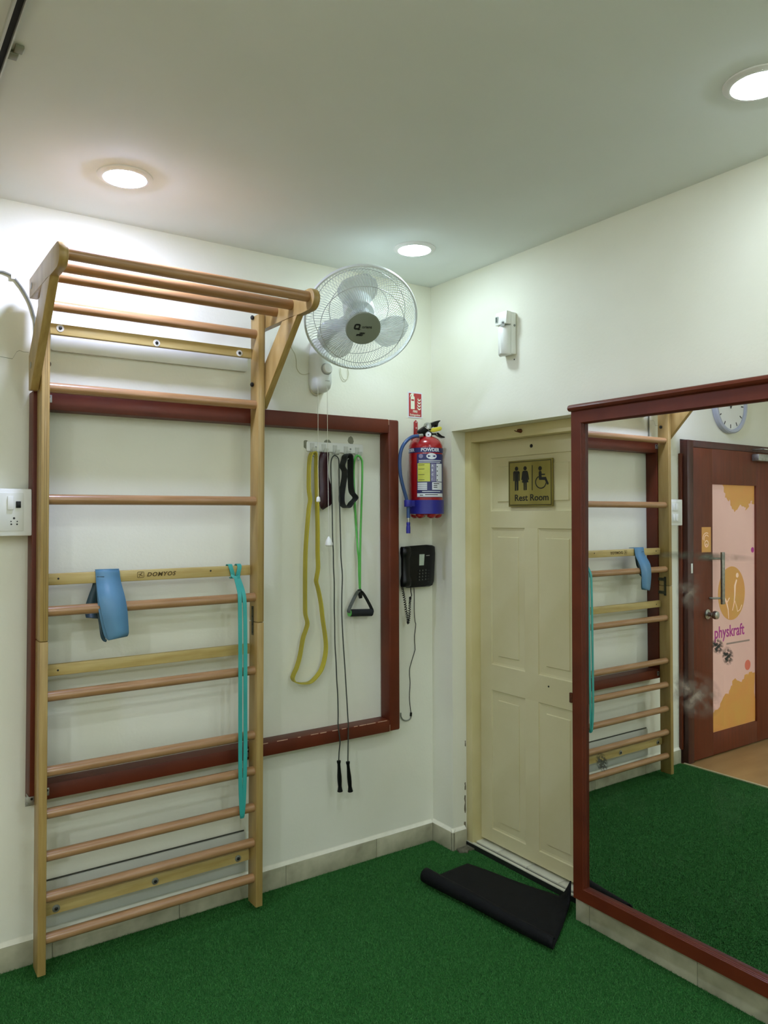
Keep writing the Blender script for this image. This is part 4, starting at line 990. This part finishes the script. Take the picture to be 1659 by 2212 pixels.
# ================================================================== REST ROOM SIGN
rs = empty('rest_room_sign', (XL, -.5155, 1.56)); tag(rs, 'brass rest room sign plate on the cream panelled door', 'sign')
BRASS = mat('brushed_brass', '#a89c55', '#948743', rough=.38, metal=.45, scale=3, stretch=(1, 3, .3))
BRD = mat('brass_edge', '#8f8442', '#7d7338', rough=.4, metal=.45, scale=10)
SB = mat('sign_black', '#15160f', rough=.5)
s0, s1, t0, t1 = .386, .645, 1.560, 1.760
obj('sign_plate', MB().prism([(s0, t0), (s1, t0), (s1, t1), (s0, t1)], FB, -XL+.0005, -XL+.008), BRD, rs, bevel=.001)
pl = obj('sign_face', MB().prism([(s0+.009, t0+.009), (s1-.009, t0+.009), (s1-.009, t1-.009), (s0+.009, t1-.009)], FB, -XL+.008, -XL+.0088), BRASS, rs, smooth=0)
W0, W1 = -XL+.0088, -XL+.0098
for a, b in (((s0+.006, t0+.006), (s1-.006, t0+.008)), ((s0+.006, t1-.008), (s1-.006, t1-.006)), ((s0+.006, t0+.006), (s0+.008, t1-.006)), ((s1-.008, t0+.006), (s1-.006, t1-.006))):
    obj('border_line', MB().prism([a, (b[0], a[1]), b, (a[0], b[1])], FB, -XL+.008, -XL+.0088), SB, rs, smooth=0)
def sp(px, py): q = hit(px, py, 0, XL-.0088); return (-q.y, q.z)
def spx(pts): return [sp(*p) for p in pts]
def S(x, y): return sp(960+x/5.53, 880+y/5.53)
c1 = S(862, 733); c2 = S(964, 728); c3 = S(1143, 728)
for c in (c1, c2, c3): obj('symbol_head', MB().prism(circ(c[0], c[1], .0095, 18, ry=.0092), FB, W0, W1), SB, rs, smooth=0)
man = [S(*q) for q in ((833, 762), (890, 762), (899, 775), (899, 878), (889, 878), (888, 790), (884, 790), (884, 990), (866, 996), (864, 885), (860, 885), (858, 996), (843, 996), (842, 790), (838, 790), (836, 880), (824, 880), (823, 778))]
obj('symbol_man', MB().prism(man, FB, W0, W1), SB, rs, smooth=0)
wom = [S(*q) for q in ((940, 758), (988, 756), (998, 772), (1013, 862), (1003, 866), (986, 790), (1004, 895), (984, 897), (984, 986), (968, 990), (967, 900), (962, 900), (961, 990), (948, 990), (946, 900), (928, 899), (944, 792), (930, 868), (920, 866), (931, 775))]
obj('symbol_woman', MB().prism(wom, FB, W0, W1), SB, rs, smooth=0)
obj('divider_line', MB().prism([S(1046, 690), S(1053, 690), S(1053, 990), S(1046, 990)], FB, W0, W1), SB, rs, smooth=0)
wc = [S(1152+62*math.cos(a), 893-72*math.sin(a)) for a in [math.radians(115+(365-115-10)*i/24) for i in range(25)]]
obj('symbol_wheel', MB().prism(stroke(wc, .0042), FB, W0, W1), SB, rs, smooth=0)
obj('symbol_seated', MB().prism([S(*q) for q in ((1128, 772), (1142, 755), (1158, 765), (1160, 793), (1200, 792), (1200, 806), (1160, 808), (1162, 832), (1212, 830), (1245, 905), (1243, 920), (1228, 922), (1200, 866), (1135, 866), (1130, 850))], FB, W0, W1), SB, rs, smooth=0)
ta = S(838, 1118); tb_ = S(1235, 1118)
obj('lettering', text_mb('Rest Room', FB, ta[0], ta[1], .0395, W0, .001, sx=1.12, bold=.0004), SB, rs, smooth=0)

# ================================================================== RUBBER DOOR MAT
P01 = Vector((-.060, -.315)); P11 = Vector((.060, -.800)); P00 = Vector((-.305, -.335)); P10 = Vector((-.245, -.985))
NS, NTf, NR = 40, 22, 26
rows = []
for i in range(NS+1):
    s = i/NS
    E_ = P01.lerp(P11, s); L_ = P00.lerp(P10, s)
    if s > .86: E_ = E_+(L_-E_)*.06*((s-.86)/.14)**2
    rad = .010*(1-s)**.8+.0185
    dirv = (L_-E_).normalized()
    row = []
    for j in range(NTf+1):
        t = j/NTf; q = E_.lerp(L_, t)
        z = .0092+.0015*math.sin(9*s+4*t)
        cu_ = max(0, 1-t/.11)*max(0, (s-.86)/.14)
        z += .075*cu_**2+.02*max(0, (s-.9)/.1)*max(0, 1-t/.5)
        q = q+dirv*(.012*cu_)
        row.append(Vector((q.x, q.y, z)))
    base_ = row[-1].copy()
    turn = 2*PI*(.93-.25*s)
    for j in range(1, NR+1):
        a_ = turn*j/NR; rr_ = rad*(1-.20*j/NR)
        row.append(base_+Vector((dirv.x, dirv.y, 0))*(rr_*math.sin(a_))+Vector((0, 0, rad-rr_*math.cos(a_))))
    rows.append(row)
MATM = mat('ribbed_black_rubber', '#0a0b0c', '#0e1011', rough=.7, spec=.2, scale=30, bump=.25, bscale=30, bstretch=(30, 3, 1))
mto = obj('door_mat', MB().grid(rows), MATM, solid=.006, smooth=60)
tag(mto, 'black ribbed rubber door mat with one long edge rolled up on the turf', 'mat')

# ================================================================== SWITCH BOARD
sw = empty('switch_board', (-1.866, -.03, 1.46)); tag(sw, 'white electrical switch board with sockets on the wall beside the wall bars', 'switch board')
SO = .070
obj('back_box', MB().box((-1.970, -.055, 1.468), (-1.7765, -.001, 1.612)), WHITEP, sw, bevel=.003)
fpz0, fpz1 = 1.461, 1.618
fpo = obj('face_plate', MB().box((-1.975, -SO, fpz0), (-1.7615, -.0545, fpz1)), WHITEP, sw, bevel=.004)
inn = obj('module_bed', MB().box((-1.957, -SO-.002, 1.4775), (-1.788, -SO+.002, 1.604)), mat('ivory_module', '#dcded4', '#d6d8ce', rough=.4), sw, bevel=.001)
def sx(px, py): q = PA(px, py, SO+.003); return q.x, q.z
def rect_px(name, x0, y0, x1, y1, m, d0, d1, bev=.0008):
    a = sx(x0, y1); b = sx(x1, y0); obj(name, MB().prism([(a[0], a[1]), (b[0], a[1]), (b[0], b[1]), (a[0], b[1])], FA, SO+d0, SO+d1), m, inn, bevel=bev)
rect_px('rocker_switch', 16.5, 1072, 29, 1101, WHITEP, .002, .007)
rect_px('indicator_switch', 34.5, 1083, 45, 1097, BLACKP, .002, .006)
for x, y, r in ((30.5, 1119.5, .0037), (24, 1126.5, .0022), (37.5, 1126.5, .0022), (24.5, 1132.5, .0028), (37, 1132.5, .0028)):
    a = sx(x, y); obj('socket_hole', MB().lathe([(r, 0), (r*.8, .0008)], (a[0], -SO-.002, a[1]), (0, -1, 0), n=10), BOLT, inn)
for x in (-1.895, -1.925):
    obj('rocker_switch', MB().box((x, -SO-.006, 1.553), (x+.022, -SO-.001, 1.594)), WHITEP, inn, bevel=.001)
    obj('rocker_switch', MB().box((x, -SO-.006, 1.488), (x+.022, -SO-.001, 1.530)), WHITEP, inn, bevel=.001)

# ================================================================== CABLE BESIDE THE WALL BARS
gc = obj('wall_cable', MB().tube(smooth_path([PA(x, y, .006) for x, y in ((-40, 590), (0, 587), (14, 590), (28, 598), (42, 614), (55, 634), (66, 657), (73, 680), (76, 695))]+[(-1.737, -.006, 2.1), (-1.737, -.006, 1.97)], 5), .004, n=8), mat('grey_flat_cable', '#77786a', '#6a6b5e', rough=.5))
tag(gc, 'grey electric cable clipped in an arc to the wall by the wall bars', 'cable')
q = PA(28, 599, .009)
obj('cable_clip', MB().box((q.x-.006, -.0125, q.z-.006), (q.x+.006, -.001, q.z+.008)), WHITEP, gc, bevel=.001)

# ================================================================== CEILING DOWNLIGHTS
TRIM = mat('downlight_trim', '#e6e6e4', rough=.4)
cols = [(.90, .98, 1.48), (.82, 1.0, 1.12), (.87, 1.0, 1.12), (.90, 1.0, 1.13)]
lamps = [(-1.548, -.405, 0, 'round white ceiling downlight above the wall bars'), (-.390, -.388, 1, 'round white ceiling downlight above the wall fan'),
         (-.404, -1.832, 2, 'round white ceiling downlight above the wall mirror'), (-1.55, -1.832, 2, 'round white ceiling downlight over the middle of the turf'),
         (-.404, -3.28, 2, 'round white ceiling downlight at the far end of the mirror wall'), (-1.55, -3.28, 2, 'round white ceiling downlight behind the photographer'),
         (-3.4, -2.5, 3, 'unseen ceiling downlight added as fill in the middle of the passage'), (-3.4, -4.0, 3, 'unseen ceiling downlight added as fill at the rear of the passage'),
         (-.9, -4.2, 3, 'unseen ceiling downlight added as fill beside the rear wall')]  # last three: unseen lamps added as strong fill light
KL = (1.5, .52, .55, 3.35)
LM = [lamp_mat('lamp_glow_%s' % n, c, k) for n, c, k in zip(('cool', 'mint', 'neutral', 'passage'), cols, KL)]
for x, y, ci, lb in lamps:
    d = empty('ceiling_downlight', (x, y, H)); tag(d, lb, 'ceiling light', 'round ceiling downlights')
    obj('trim_ring', MB().lathe([(.064, -.004), (.066, -.009), (.078, -.008), (.0845, -.003), (.085, 0), (.064, 0), (.064, -.004)], (x, y, H), n=48, cap=False), TRIM, d)
    obj('diffuser', MB().lathe([(.0, -.017), (.03, -.0162), (.048, -.0135), (.059, -.0095), (.0638, -.0045)], (x, y, H), n=40), LM[ci], d)

# ================================================================== CEILING TRACK
ct = empty('ceiling_track', (-1.976, -2.0, H)); tag(ct, 'aluminium sliding partition track with a black slot on the ceiling', 'track')
obj('track_channel', MB().box((-1.990, -4.55, H-.014), (-1.9845, -.01, H)).box((-1.969, -4.55, H-.014), (-1.9655, -.01, H)), mat('aluminium_channel', '#b9bab0', rough=.4, metal=.4), ct, smooth=0)
obj('track_slot', MB().box((-1.9845, -4.55, H-.004), (-1.969, -.01, H)), mat('black_slot', '#0c0e0b', rough=.7), ct, smooth=0)
obj('track_bracket', MB().box((-1.9655, -.935, H-.010), (-1.945, -.905, H)).box((-1.957, -.965, H-.008), (-1.938, -.935, H)), mat('dull_bracket', '#7d7f68', rough=.6), ct, bevel=.002)

# ================================================================== WALL CLOCK (seen only in the mirror)
ck = empty('wall_clock', (-2.58, -.01, 2.06)); tag(ck, 'round white wall clock with a pale grey rim above the entrance door', 'clock')
CC = Vector((-2.585, 0, 2.245)); CR = .185
obj('clock_case', MB().lathe([(CR, .001), (CR, .030), (CR-.008, .036), (CR-.022, .034), (CR-.026, .022)], CC, (0, -1, 0), n=56, cap=False), mat('clock_rim', '#b3b9c6', rough=.35), ck)
cf = obj('clock_face', MB().lathe([(CR-.024, .020), (0, .0205)], CC, (0, -1, 0), n=48), WHITEP, ck)
FC = Fr((CC.x, -.0207, CC.z), (1, 0, 0), (0, 0, 1))
for k in range(12):
    a_ = PI/2-2*PI*k/12
    obj('hour_mark', MB().prism(stroke([((CR-.060)*math.cos(a_), (CR-.060)*math.sin(a_)), ((CR-.034)*math.cos(a_), (CR-.034)*math.sin(a_))], .007), FC, 0, .001), INK, cf, smooth=0)
obj('clock_hand', MB().prism(stroke([(0, -.02), (-.05, .07)], [.008, .004]), FC, .002, .003), INK, ck, smooth=0)
obj('clock_hand', MB().prism(stroke([(0, -.02), (.07, .09)], [.006, .003]), FC, .004, .005), INK, ck, smooth=0)
